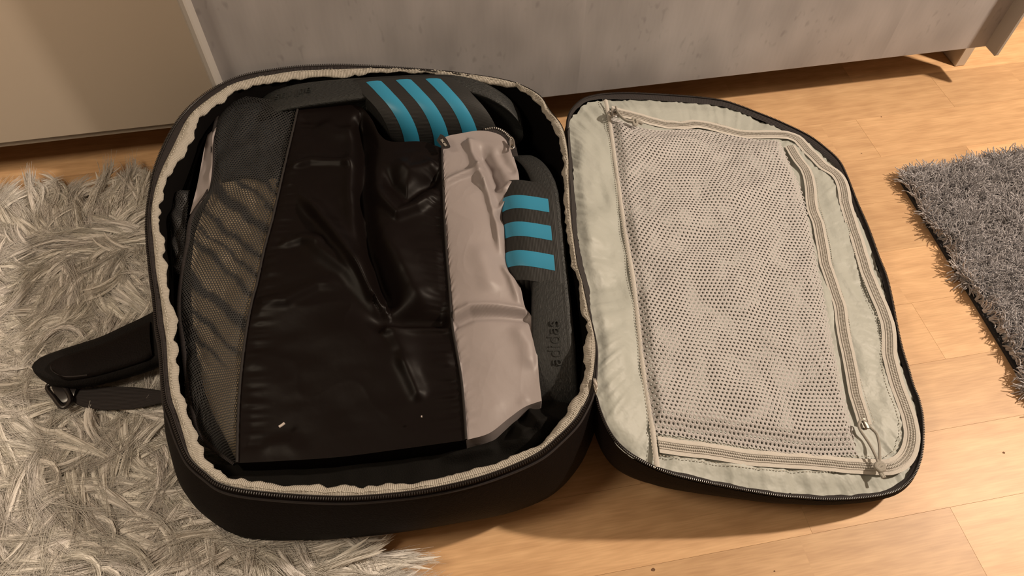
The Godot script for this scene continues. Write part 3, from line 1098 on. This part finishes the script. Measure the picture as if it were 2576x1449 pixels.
func packing_cube() -> void:
	var pc := thing("packing_cube", "black satin packing cube with mauve side and netting inside the open backpack", "packing cube", Vector3(-0.06, 0.03, -0.43))
	# black satin top
	var seam_l := V([-1094,1356,-6459,-1168,1326,-6075,-1265,1289,-5597,-1343,1258,-5197,-1401,1236,-4912,-1475,1212,-4597,-1539,1185,-4251,-1595,1166,-4006,-1643,1141,-3689,-1681,1112,-3311,-1698,1087,-2988,-1703,1054,-2564])
	var seam_r := V([347,1289,-5596,300,1257,-5184,265,1230,-4833,221,1193,-4360,190,1159,-3917,161,1127,-3502,162,1108,-3262,165,1087,-2993,151,1067,-2738,126,1044,-2438])
	var P := coons(V([-1094,1356,-6459,-681,1351,-6394,-451,1345,-6321,-340,1329,-6115,-276,1312,-5887,-162,1302,-5767,145,1298,-5718,347,1289,-5596]), V([-1715,1015,-2582,-1392,1012,-2542,-919,1008,-2492,-438,1007,-2472,-113,1006,-2462,127,1005,-2455]), seam_l, seam_r, 150, 200)
	var F := [
		[V([-458,1372,-6150,-475,1325,-5538,-522,1293,-5128,-525,1262,-4735,-477,1226,-4265,-412,1196,-3884]), 0.012, -0.015, 0.5, 2],
		[V([-565,1369,-6109,-555,1334,-5659,-611,1298,-5194,-619,1263,-4751,-590,1234,-4373]), 0.008, 0.005, 1.0],
		[V([-1188,1305,-5288,-953,1275,-4902,-749,1243,-4491,-588,1217,-4150,-500,1197,-3899]), 0.011, 0.012, 0.4, 1],
		[V([-1258,1268,-4809,-971,1244,-4505,-696,1218,-4169,-505,1193,-3837,-330,1162,-3441,-206,1128,-2999]), 0.012, 0.006, 0.6],
		[V([-473,1205,-4001,-439,1182,-3701,-367,1174,-3599]), 0.016, -0.007, 1.0, 2],
		[V([-432,1179,-3659,-136,1175,-3609,196,1170,-3552]), 0.010, -0.009, 1.0, 2],
		[V([-409,1169,-3534,-112,1168,-3515,203,1165,-3478]), 0.0045, 0.006, 1.0, 2],
		[V([-420,1307,-5317,-329,1283,-4996,-195,1266,-4777,6,1271,-4842,277,1287,-5049]), 0.008, 0.008, 0.6],
		[V([-284,1322,-5507,-211,1299,-5205,-93,1283,-5008,80,1293,-5132,304,1302,-5252]), 0.007, -0.009, 1.0, 1],
		[V([-184,1321,-5490,-21,1306,-5305,144,1308,-5331,325,1314,-5408]), 0.008, 0.006, 1.0],
		[V([-431,1261,-4720,-242,1230,-4315,-134,1201,-3944,-16,1183,-3712]), 0.010, 0.006, 1.0],
		[V([-1261,1324,-5532,-1001,1329,-5596,-685,1323,-5518,-513,1315,-5411]), 0.007, 0.005, 0.5],
		[V([-1372,1255,-4641,-1113,1255,-4644,-859,1245,-4509]), 0.007, 0.004, 0.6],
		[V([-1557,1205,-3994,-1277,1203,-3967,-989,1212,-4088,-705,1208,-4040]), 0.008, 0.004, 0.6],
		[V([-342,1153,-3325,-240,1128,-3005,-194,1113,-2815]), 0.006, 0.005, 1.0],
		[V([-1558,1100,-2638,-1308,1099,-2628,-1187,1087,-2474]), 0.008, 0.004, 1.0],
		[V([-937,1373,-6168,-699,1357,-5959,-495,1355,-5926]), 0.010, 0.005, 1.0]]
	P = raise(P, func(p, u, q):
		var y := folds(F, p) + 0.006 * sin(u * PI) * sin(q * PI)
		y += 0.0042 * noise.get_noise_3d(p.x * 6, 1.0, p.z * 9) + 0.0012 * noise.get_noise_3d(p.x * 14, 4.0, p.z * 30)
		y += crumple(p, 7.0, 12.0, 11.0) * 0.0012
		# small puckers along both seams
		y += 0.0016 * fine.get_noise_2d(q * 60, 3.0) * (smoothstep(0.16, 0.02, u) + smoothstep(0.84, 0.98, u))
		return y)
	var b := MB.new()
	b.grid(P)
	skirt(b, P, 0.05)
	part("satin_panel", b.done(), M.satin, pc).set_meta("label", "creased black satin panel")
	# mauve panel
	var G := coons(V([347,1289,-5596,391,1300,-5734,573,1302,-5768,787,1303,-5773,965,1296,-5688,1053,1285,-5538]), V([128,967,-2472,323,969,-2497,510,976,-2599,662,982,-2674,817,985,-2705]), seam_r, V([1072,1192,-5634,1083,1175,-5419,1089,1158,-5200,1052,1146,-5047,955,1136,-4907,853,1123,-4746,837,1106,-4526,780,1085,-4250,784,1067,-4020,849,1055,-3875,853,1039,-3656,894,1028,-3522,880,1006,-3236,840,982,-2929,820,965,-2715]), 90, 180)
	var GF := [
		[V([639,1332,-5632,678,1310,-5351,685,1289,-5085]), 0.008, 0.008, 0.6, 2],
		[V([760,1320,-5474,811,1304,-5276,824,1292,-5115]), 0.009, -0.013, 1.0, 2],
		[V([306,1289,-5085,487,1296,-5170,686,1302,-5243]), 0.006, 0.006, 0.35, 2],
		[V([691,1300,-5221,731,1277,-4923,743,1246,-4526,724,1217,-4154]), 0.007, 0.007, 0.5],
		[V([749,1295,-5153,801,1272,-4861,788,1245,-4518]), 0.006, -0.006, 1.0],
		[V([857,1279,-4954,954,1286,-5041,1043,1289,-5079]), 0.005, 0.005, 1.0],
		[V([748,1257,-4671,839,1268,-4805,966,1274,-4885]), 0.004, 0.006, 0.5],
		[V([926,1328,-5586,970,1311,-5358,1062,1297,-5182]), 0.006, -0.005, 1.0],
		[V([181,1172,-3575,333,1177,-3632,584,1175,-3611,835,1173,-3585]), 0.005, 0.006, 0.6, 2],
		[V([171,1167,-3508,358,1171,-3558,609,1170,-3544,824,1169,-3528]), 0.005, -0.006, 1.0, 2],
		[V([709,1214,-4111,769,1199,-3923,812,1175,-3614]), 0.006, 0.005, 0.6],
		[V([704,1164,-3466,806,1147,-3247,781,1126,-2979]), 0.008, 0.004, 1.0],
		[V([724,1108,-2746,664,1104,-2702,678,1099,-2635]), 0.004, 0.006, 1.0],
		[V([523,1234,-4372,558,1205,-4002,552,1185,-3743]), 0.010, 0.004, 1.0]]
	G = raise(G, func(p, u, q):
		var y := folds(GF, p) + 0.008 * sin(u * PI) * sin(q * PI)
		y += 0.003 * noise.get_noise_3d(p.x * 10, 5.0, p.z * 10) + 0.0004 * crumple(p, 16.0, 13.0, 71.0) + 0.0002 * crumple(p, 40.0, 34.0, 83.0)
		y += 0.0012 * fine.get_noise_2d(q * 60, 9.0) * smoothstep(0.2, 0.02, u)
		return y)
	b = MB.new()
	b.grid(G)
	skirt(b, G, 0.05)
	part("mauve_panel", b.done(), M.mauve, pc).set_meta("label", "pale mauve fabric panel")
	# dark seams
	for sm in [seam_l, seam_r]:
		b = MB.new()
		var q := rs(sm, 160)
		for i in q.size():
			q[i].y += 0.0012 + 0.0006 * fine.get_noise_1d(i * 0.9)
		b.tube(q, 0.0012, 7)
		part("seam_piping", b.done(), M.seam, pc)
	# netting on the left, over the clothes
	var net_l := V([-1944,1235,-6698,-2003,1221,-6528,-2034,1199,-6242,-2031,1169,-5852,-2062,1145,-5550,-2214,1121,-5235,-2244,1093,-4878,-2279,1065,-4517,-2283,1038,-4171,-2241,1015,-3874,-2147,969,-3278,-2035,940,-2900,-1767,919,-2627])
	var net_t := V([-1924,1289,-6630,-1757,1299,-6761,-1543,1296,-6715,-1109,1283,-6549])
	var net_b := V([-1749,977,-2600,-1727,977,-2600])
	var Q := coons(net_t, net_b, net_l, seam_l, 40, 100)
	Q = raise(Q, func(p, u, q):
		return 0.004 * sin(u * PI) + 0.004 * noise.get_noise_3d(p.x * 15, 1.0, p.z * 12 + p.x * 9))
	b = MB.new()
	holes(b, Q, 0.0028, 0.62)
	part("netting_panel", b.done(), M.black_mesh, pc).set_meta("label", "black netting panel")
	# its zip along the left edge and mauve side below
	var zl := rs(net_l, 160)
	b = band(zl, 0.004, 0.0008)
	part("zip_tape", b.done(), M.tape, pc)
	scatter("zip_teeth", tooth(0.001, 0.0014, 0.002), M.teeth, along(zl.slice(0, 60), 0.0019), pc)
	var S := coons(V([-1994,1231,-6388,-2086,1223,-6287]), V([-2109,1154,-5396,-2227,1142,-5245]), V([-1994,1231,-6388,-2025,1213,-6164,-2024,1187,-5833,-2048,1164,-5535,-2109,1154,-5396]), V([-2107,1168,-6352,-2135,1154,-6173,-2166,1131,-5885,-2196,1111,-5623,-2249,1086,-5299]), 14, 40)
	S = raise(S, func(p, u, q): return 0.004 * noise.get_noise_3d(p.x * 30, 2.0, p.z * 22))
	b = MB.new()
	b.grid(S)
	part("side_panel", b.done(), M.mauve, pc).set_meta("label", "pale mauve side below the netting")
	# zip and slider at the upper right corner
	var zr := rs(V([821,1210,-5865,930,1210,-5865,1015,1205,-5804,1067,1197,-5704,1082,1188,-5576,1080,1178,-5448]), 60)
	part("zip_tape", band(zr, 0.010, 0.001).done(), M.tape, pc)
	scatter("zip_teeth", tooth(0.001, 0.0014, 0.002), M.lid_teeth, along(rs(V([851,1230,-5863,952,1230,-5864,1033,1225,-5804,1084,1217,-5704,1099,1208,-5576]), 50), 0.0022), pc)
	b = MB.new()
	var s0: Vector3 = (V([1083,1248,-5584]))[0]
	b.box(s0, Vector3(0.005, 0.003, 0.008), 0.001)
	b.tube(rs(V([1081,1273,-5644,1106,1271,-5617,1103,1264,-5528,1078,1261,-5487,1057,1263,-5513]), 30, true), 0.0009, 8, true)
	part("zip_slider", b.done(), M.metal, pc)
	# woven label at the seam
	var tg := coons(V([350,1396,-5690,383,1394,-5657,408,1389,-5598]), V([298,1390,-5610,329,1384,-5533,348,1381,-5487,392,1380,-5480]), V([350,1396,-5690,298,1390,-5610]), V([408,1389,-5598,427,1381,-5496,392,1380,-5480]), 10, 8)
	b = MB.new()
	b.grid(tg)
	var lb := part("label_tag", b.done(), M.seam, pc)
	var tm := TextMesh.new()
	var fo := SystemFont.new()
	fo.font_names = PackedStringArray(["Droid Sans"])
	tm.font = fo
	tm.text = "INCAN"
	tm.font_size = 32
	tm.pixel_size = 0.00011
	tm.depth = 0.0002
	var tx := part("label_lettering", tm, M.print, lb)
	var c0: Vector3 = (V([366,1394,-5558]))[0]
	var ax: Vector3 = ((V([384,1390,-5511]))[0] - c0).normalized()
	tx.transform = Transform3D(Basis(ax, Vector3.UP.cross(ax).normalized(), Vector3.UP), c0)
	# lint on the black fabric
	for e in [[V([-1344,1184,-2756,-1325,1184,-2766,-1299,1186,-2782]), 0.0012], [V([-210,1175,-2648,-201,1175,-2646]), 0.0009]]:
		b = MB.new()
		var lp := rs(e[0], 8)
		b.tube(lp, e[1], 6)
		var li := part("lint", b.done(), M.lint, self)
		tag(li, "pale bit of lint on the black satin above the front rim" if e[1] > 0.001 else "tiny white speck of lint on the black satin near the mauve panel", "lint")


# hangs the edge of a patch downwards
func skirt(b: MB, P: Array, deep: float) -> void:
	var nv := P.size()
	var nu: int = P[0].size()
	var e := PackedVector3Array()
	for j in nu: e.append(P[0][j])
	for i in range(1, nv): e.append(P[i][nu - 1])
	for j in range(nu - 2, -1, -1): e.append(P[nv - 1][j])
	for i in range(nv - 2, 0, -1): e.append(P[i][0])
	var lo := PackedVector3Array()
	for p in e: lo.append(p - Vector3(0, deep, 0))
	b.grid([e, lo], true)


func clothes() -> void:
	# folded clothes seen through the netting
	var A := coons(V([-1938,1126,-5821,-1614,1116,-5687,-1309,1123,-5773]), V([-1779,884,-2699,-1757,884,-2695]), V([-1965,1053,-5899,-2186,1003,-5254,-2232,973,-4872,-2232,944,-4503,-2173,900,-3933,-2048,852,-3320,-1803,807,-2736]), V([-1295,1178,-5714,-1404,1139,-5210,-1506,1099,-4693,-1629,1052,-4089,-1698,1021,-3689,-1725,983,-3195,-1739,942,-2668]), 40, 110)
	A = raise(A, func(p, u, q):
		var s: float = sin((p.x * 0.72 - p.z * 0.69) * 210.0 + 3.0 * noise.get_noise_2d(p.x * 8, p.z * 8))
		return 0.002 * s + 0.004 * noise.get_noise_3d(p.x * 11, 3, p.z * 13))
	var b := MB.new()
	b.grid(A)
	skirt(b, A, 0.04)
	# woven stripes, dark navy on beige
	for p in b.v:
		var d := p.x * 0.80 - p.z * 0.60 + 0.004 * noise.get_noise_2d(p.x * 20, p.z * 20)
		var st := smoothstep(0.15, 0.45, sin(d * 330.0 + 1.6 * sin(d * 90.0)) * smoothstep(-0.30, -0.42, p.z) + 0.25 * noise.get_noise_2d(p.x * 30, p.z * 30) - 0.15)
		b.col.append(Color(1, 1, 1).lerp(Color(0.06, 0.085, 0.15), st))
	tag(part("folded_shirt", b.done(), M.beige_cloth, self), "folded beige cloth with slanting dark stripes under the black netting", "clothing")
	# navy knit on top, with a fold that runs down across the beige
	A = coons(V([-1921,1229,-6622,-1731,1236,-6713,-1516,1233,-6679,-1183,1223,-6547]), V([-1932,1172,-5631,-1678,1175,-5669,-1361,1158,-5459]), V([-1934,1192,-6667,-1992,1171,-6391,-1991,1140,-5993,-1952,1116,-5688]), V([-1175,1259,-6503,-1238,1235,-6189,-1301,1205,-5805,-1356,1177,-5440]), 30, 34)
	A = raise(A, func(p, u, q): return 0.003 * sin(p.z * 260 + p.x * 60) * 0.5 + 0.003 * noise.get_noise_3d(p.x * 20, 7, p.z * 20))
	b = MB.new()
	b.grid(A)
	skirt(b, A, 0.03)
	tag(part("knit_top", b.done(), M.navy_cloth, self), "dark navy knit folded under the netting near the far rim", "clothing")
	# black garment stuffed along the front, right of the cube
	A = coons(V([-1912,959,-2630,-1733,956,-2599,-929,949,-2508,-115,947,-2481,128,947,-2480,412,951,-2525,557,959,-2629,707,964,-2690,859,964,-2701,1010,962,-2667]), V([-1978,698,-2617,-1473,686,-2460,-953,678,-2358,-395,672,-2280,160,672,-2285,417,675,-2323,753,683,-2421,922,690,-2515,1110,705,-2707]), V([-1932,901,-2657,-1930,896,-2597,-1913,891,-2531]), V([1037,807,-2740,1072,805,-2704,1092,801,-2663]), 160, 40)
	var BF := [
		[V([520,886,-2462,703,890,-2519,913,897,-2610]), 0.010, 0.012, 0.5],
		[V([701,903,-2683,730,894,-2569,740,891,-2531]), 0.005, 0.008, 0.6, 2],
		[V([346,884,-2440,546,882,-2416,699,882,-2413,881,892,-2542,934,898,-2624]), 0.006, 0.009, 1.0],
		[V([-129,881,-2402,207,883,-2419,410,882,-2418]), 0.008, 0.007, 0.6]]
	A = raise(A, func(p, u, q): return folds(BF, p) + 0.003 * noise.get_noise_3d(p.x * 22, 3, p.z * 28))
	b = MB.new()
	b.grid(A)
	tag(part("black_garment", b.done(), M.black_cloth, self), "crumpled black garment tucked along the front rim beside the mauve panel", "clothing")


# ------------------------------------------------------------------ sandals
# own axes: x from toe to heel, y up (the sandal lies on its edge), z from outsole to strap
func slide(called: String, label: String, at: Vector3, to_heel: Vector3, up: Vector3, strap0: float, strap1: float, text_x: float, slant: float, flip: bool) -> void:
	var x := to_heel.normalized()
	var z := x.cross(up).normalized()
	var y := z.cross(x).normalized()
	var o := Node3D.new()
	o.name = called
	o.set_meta("own_axes", true)
	if flip:
		z = -z
	o.transform = Transform3D(Basis(x, y, z), at)
	tag(o, label, "sandal")
	add_child(o, true)
	var L := 0.298
	# outline of the sole: half widths along x; the upper edge is y = 0 at its widest
	var top := func(t: float) -> float: return -0.048 + 0.048 * pow(maxf(0.0, 1 - pow(absf(2 * t - 1), 4.2)), 0.5) * (0.94 + 0.06 * cos((t - 0.3) * 5.0))
	var thick := func(t: float) -> float: return 0.024 + 0.016 * smoothstep(0.1, 0.9, t)
	var spring := func(t: float) -> float: return 0.028 * pow(maxf(0.0, 1 - t / 0.3), 2)
	var rows := []
	var n := 72
	for i in n + 1:
		var t := 0.5 - 0.5 * cos(PI * i / n)
		var h: float = top.call(t) + 0.048
		h = maxf(h, 0.001)
		var th: float = thick.call(t)
		var sp: float = spring.call(t)
		var row := PackedVector3Array()
		# section: outsole face, rounded side, footbed with a raised rim
		var c := -0.048
		var sec := [Vector2(0, 0.003), Vector2(0.80, 0.0), Vector2(0.93, 0.0006), Vector2(0.985, 0.003), Vector2(1.0, 0.006), Vector2(0.992, 0.0075), Vector2(0.992, 0.0088), Vector2(1.0, 0.010), Vector2(1.0, th * 0.55), Vector2(0.985, th * 0.8), Vector2(0.96, th * 0.95), Vector2(0.90, th), Vector2(0.80, th - 0.003), Vector2(0.6, th - 0.006), Vector2(0, th - 0.007)]
		for k in sec.size():
			row.append(Vector3(t * L, c + h * sec[k].x, sp + sec[k].y))
		for k in range(sec.size() - 1, -1, -1):
			row.append(Vector3(t * L, c - h * sec[k].x, sp + sec[k].y))
		rows.append(row)
	var b := MB.new()
	b.grid(rows, true)
	var sole := part("sole", b.done(), M.eva, o)
	sole.set_meta("label", "dark grey textured foam sole")
	# strap: arches from the upper edge over to the lower one
	var sec2 := func(a: float, r: float) -> Vector2:   # a 0..1 round the arch; r grows outwards
		var zs := 0.006
		var za := 0.030
		if a < 0.12:
			return Vector2(0.0012 + r, lerpf(zs, za, a / 0.12))
		if a > 0.88:
			return Vector2(-0.0972 - r, lerpf(za, zs, (a - 0.88) / 0.12))
		var g := PI * (a - 0.12) / 0.76
		return Vector2(-0.048 + (0.0492 + r) * signf(cos(g)) * pow(absf(cos(g)), 0.8), za + (0.036 + r) * pow(sin(g), 0.85))
	rows = []
	for i in 41:
		var u := i / 40.0
		var row := PackedVector3Array()
		var ring := []
		for k in 57:
			var a := k / 56.0
			var mid := sin(a * PI)
			var x0 := lerpf(strap0, strap0 - slant, mid)
			var x1 := lerpf(strap1, strap1 - slant, mid)
			var edge: float = -0.0022 * pow(absf(2 * u - 1), 6)
			var q: Vector2 = sec2.call(a, edge)
			var t := clampf(lerpf(x0, x1, u) / L, 0, 1)
			var drop: float = minf(0.0, top.call(t))
			var sp: float = spring.call(t)
			ring.append(Vector3(lerpf(x0, x1, u), q.x + drop * (1.0 - a), q.y + sp * (1 - mid)))
		for k in 57:
			row.append(ring[k])
		for k in range(56, -1, -1):
			var p: Vector3 = ring[k]
			var to := Vector3(p.x, -0.048, 0.02)
			row.append(p + (to - p).normalized() * 0.005)
		rows.append(row)
	b = MB.new()
	b.grid(rows, true)
	b.fan(rows[0]); b.fan(rows[40])
	var st := part("strap", b.done(), M.eva_strap, o)
	# three stripes printed proud on the strap
	for s in 3:
		var u0: float = 0.19 + s * 0.275
		var u1 := u0 + 0.14
		var R := []
		for i in 5:
			var u := lerpf(u0, u1, i / 4.0)
			var f := u * 40
			var i0 := mini(int(f), 39)
			var row := PackedVector3Array()
			for k in range(2, 53):
				var p: Vector3 = rows[i0][k].lerp(rows[i0 + 1][k], f - i0)
				var away := Vector3(0, p.y + 0.048, p.z - 0.02).normalized()
				row.append(p + away * (0.0009 if i > 0 and i < 4 else 0.0002))
			R.append(row)
		b = MB.new()
		b.grid(R)
		part("stripe", b.done(), M.stripe, st).set_meta("label", "turquoise stripe")
	# raised lettering on the upper edge of the sole
	var tm := TextMesh.new()
	var fo := SystemFont.new()
	fo.font_names = PackedStringArray(["Droid Sans"])
	fo.font_weight = 500
	tm.font = fo
	tm.text = "adidas"
	tm.font_size = 64
	tm.pixel_size = 0.00023
	tm.depth = 0.0014
	tm.curve_step = 2.0
	var tx := part("lettering", tm, M.eva_letter, sole)
	var y0: float = top.call((text_x - 0.022) / L)
	var y1: float = top.call((text_x + 0.022) / L)
	var rise := Vector3(0.044, y1 - y0, 0).normalized()   # the edge slopes here, and the letters with it
	var face := rise.cross(Vector3(0, 0, -1))
	tx.transform = Transform3D(Basis(rise if flip else -rise, Vector3(0, 0, 1), face), Vector3(text_x, (y0 + y1) / 2 + 0.0012, 0.019))


func slides() -> void:
	var a: Vector3 = (V([1356,1477,-6466]))[0]
	var h: Vector3 = (V([-1615,1505,-6830]))[0]
	slide("slide_sandal", "dark slide sandal standing along the far rim, three turquoise stripes, half under the black satin", a, h - a, Vector3.UP, 0.072, 0.189, 0.250, 0.044, true)
	a = (V([1535,1329,-5601]))[0]
	h = (V([1164,1083,-2681]))[0]
	slide("slide_sandal", "dark slide sandal standing along the hinge side next to the mauve panel", a, h - a, Vector3.UP, 0.069, 0.189, 0.244, 0.017, false)


# ------------------------------------------------------------------ rugs
# one lock of fur: a few smooth tapering wisps with single hairs over and beside them
func lock(rng: RandomNumberGenerator, strands: int, long: float) -> Mesh:
	var b := MB.new()
	var curl := rng.randfn(0, 0.8)
	var sway := rng.randfn(0, 0.35)
	for s in strands:
		var wisp: bool = s < 10
		var L := long * (rng.randf_range(0.75, 1.0) if wisp else 0.5 + 0.55 * sqrt(rng.randf()))
		var side := (s - 4.5) / 4.5 if wisp else rng.randf_range(-1.1, 1.1)
		var high := rng.randf_range(0, 0.8) if wisp else rng.randf_range(0.3, 1)
		var p := Vector3(rng.randfn(0, 0.003), 0, side * 0.0055)
		var cc := curl + rng.randfn(0, 0.07)
		var pitch := 0.34 + 0.34 * high + rng.randfn(0, 0.05)
		var path := PackedVector3Array()
		var segs := 9
		for k in segs + 1:
			path.append(p)
			var f := float(k) / segs
			var el := lerpf(pitch, -0.10, minf(1.0, f * 2.4))
			var az := cc * f + sway * sin(f * 5.0) - side * 0.14 * sin(f * 3.0)
			p += Vector3(cos(az) * cos(el), sin(el), sin(az) * cos(el)) * L / segs
		if not wisp:
			b.tube(path, 0.00026, 3, false, 0.0001)
			continue
		var rows := []
		for k in segs + 1:
			var f := float(k) / segs
			var t := (path[mini(k + 1, segs)] - path[maxi(k - 1, 0)]).normalized()
			var w := t.cross(Vector3.UP).normalized()
			var half := 0.0020 * (0.7 + 0.3 * sin(f * PI)) * sqrt(maxf(0.0, 1.0 - f * f * f)) + 0.0001
			var row := PackedVector3Array()
			for j in 5:
				var e := (j - 2) / 2.0
				row.append(path[k] + w * half * e + Vector3.UP * half * 0.55 * (1.0 - e * e))
			rows.append(row)
		b.grid(rows)
	return b.done()


func fur_rug() -> void:
	var rug := thing("fur_rug", "long-haired off-white fur rug partly under the backpack", "rug", Vector3(-0.35, 0, -0.25))
	var b := MB.new()
	var edge := V([-5810,140,-6169,-5164,140,-6258,-4742,140,-6273,-4232,140,-6316,-3708,140,-6334,-3308,140,-6339,-2850,140,-6246,-2432,140,-6047,-2050,140,-5388,-1652,140,-4264,-1424,140,-3147,-1295,140,-2389,-1166,140,-2082,-1117,140,-1641,-1298,140,-1072,-2206,140,-962,-3699,140,-1238,-4982,140,-1749,-5886,140,-4376])
	edge = rs(edge, 80, true)
	var core := PackedVector3Array()   # the hide ends short of where the hair hangs over
	var foot := PackedVector3Array()
	var mid := Vector3(-0.3, 0, -0.25)
	for p in edge:
		var q := p + (mid - p).normalized() * 0.035
		core.append(Vector3(q.x, 0.018, q.z))
		foot.append(Vector3(p.x + (mid.x - p.x) * 0.03, 0.0005, p.z + (mid.z - p.z) * 0.03))
	b.grid([core, foot], true)
	b.fan(core)
	part("backing", b.done(), M.fur_base, rug)
	var poly := PackedVector2Array()
	for p in edge: poly.append(Vector2(p.x, p.z))
	var hid := PackedVector2Array()   # under the bag
	for p in V([-2045,120,-2388,-2156,120,-2552,-2258,120,-2831,-2383,120,-3126,-2482,120,-3514,-2514,120,-4238,-2522,120,-5263,-2439,120,-6066,-2091,120,-6517,-667,120,-6401,110,120,-4795,-193,120,-2343,-1060,120,-2226,-1614,120,-2281]):
		hid.append(Vector2(p.x, p.z))
	var rng := RandomNumberGenerator.new()
	rng.seed = 5
	var kinds := []
	for k in 12:
		kinds.append(lock(rng, 80, 0.065 + 0.04 * rng.randf()))
	var xf := []
	var cl := []
	for k in 12:
		xf.append([]); cl.append(PackedColorArray())
	var x := -0.80
	while x < 0.05:
		var z := -0.80
		while z < 0.08:
			var p := Vector2(x + rng.randf_range(-0.004, 0.004), z + rng.randf_range(-0.004, 0.004))
			z += 0.0066
			if not Geometry2D.is_point_in_polygon(p, poly) or Geometry2D.is_point_in_polygon(p, hid):
				continue
			var ang := 1.5 + 2.8 * noise.get_noise_3d(p.x * 6, 20, p.y * 6) + 1.2 * noise.get_noise_3d(p.x * 14, 30, p.y * 14) + rng.randfn(0, 0.25)
			# the pile leans out over the edge of the rug
			var near := 1e9
			var out := Vector2.ZERO
			for e in poly.size():
				var q := Geometry2D.get_closest_point_to_segment(p, poly[e], poly[(e + 1) % poly.size()])
				if q.distance_to(p) < near:
					near = q.distance_to(p)
					out = q - p
			if near < 0.06:
				var d := angle_difference(ang, out.angle())
				ang += d * smoothstep(0.06, 0.02, near) * 0.8
			var k := rng.randi() % 12
			var s := rng.randf_range(0.8, 1.15)
			var B := Basis(Vector3.UP, -ang).scaled(Vector3(s, s * rng.randf_range(0.7, 1.2), s))
			B = B * Basis(Vector3(1, 0, 0), rng.randfn(0, 0.15))
			xf[k].append(Transform3D(B, Vector3(p.x, 0.015, p.y)))
			var v := rng.randf_range(0.97, 1.0)
			cl[k].append(Color(v, v * rng.randf_range(0.985, 1.0), v * rng.randf_range(0.965, 1.0)))
		x += 0.0066
	for k in 12:
		scatter("fur_pile", kinds[k], M.fur, xf[k], rug, cl[k])


func tuft(rng: RandomNumberGenerator) -> Mesh:
	var b := MB.new()
	for s in 16:
		var az := rng.randf() * TAU
		var lean := rng.randf_range(0.4, 1.15)
		var L := rng.randf_range(0.013, 0.021)
		var path := PackedVector3Array()
		var p := Vector3(cos(az), 0, sin(az)) * 0.0016
		var curl := rng.randfn(0, 0.6)
		for k in 5:
			path.append(p)
			var l := lean * (0.5 + 0.35 * k)
			p += Vector3(cos(az + curl * k * 0.3) * sin(l), cos(l), sin(az + curl * k * 0.3) * sin(l)) * L / 4
		b.tube(path, 0.00075, 4, false, 0.0004)
	return b.done()


func shag_rug() -> void:
	var rug := thing("shag_rug", "grey shaggy rug with short thick pile at the right", "rug", Vector3(0.8, 0, -0.35))
	var c0: Vector3 = (V([6019,40,-5403]))[0]
	var c1: Vector3 = (V([8246,40,-5504]))[0]
	var c2: Vector3 = (V([5865,40,-2381]))[0]
	var e1 := (c1 - c0).normalized()
	var e2 := (c2 - c0).normalized()
	var w := 0.62
	var h := 0.62
	var b := MB.new()
	var q := [c0, c0 + e1 * w, c0 + e1 * w + e2 * h, c0 + e2 * h]
	b.quad(q[0], q[1], q[2], q[3])
	for k in 4:
		var a: Vector3 = q[k]
		var d: Vector3 = q[(k + 1) % 4]
		b.quad(a, d, Vector3(d.x, 0.0005, d.z), Vector3(a.x, 0.0005, a.z))
	part("backing", b.done(), M.rug_back, rug)
	var rng := RandomNumberGenerator.new()
	rng.seed = 9
	var kinds := []
	var xf := []
	var cl := []
	for k in 6:
		kinds.append(tuft(rng)); xf.append([]); cl.append(PackedColorArray())
	var u := 0.004
	while u < 0.50:
		var t := 0.003
		while t < 0.55:
			var p := c0 + e1 * (u + rng.randfn(0, 0.001)) + e2 * (t + rng.randfn(0, 0.001))
			t += 0.0052
			var k := rng.randi() % 6
			var lean := Vector3(noise.get_noise_3d(p.x * 18, 3, p.z * 18), 0, noise.get_noise_3d(p.x * 18, 9, p.z * 18)) * 1.6
			var B := Basis(Vector3.UP, rng.randf() * TAU)
			if lean.length() > 0.01:
				B = Basis(Vector3.UP.cross(lean.normalized()).normalized(), minf(lean.length(), 0.8)) * B
			var s := rng.randf_range(0.85, 1.2)
			xf[k].append(Transform3D(B.scaled(Vector3(s, s, s)), p))
			var v := rng.randf_range(0.38, 0.72)
			cl[k].append(Color(v, v * 0.98, v * 1.02))
		u += 0.0058
	for k in 6:
		scatter("yarn_pile", kinds[k], M.yarn, xf[k], rug, cl[k])
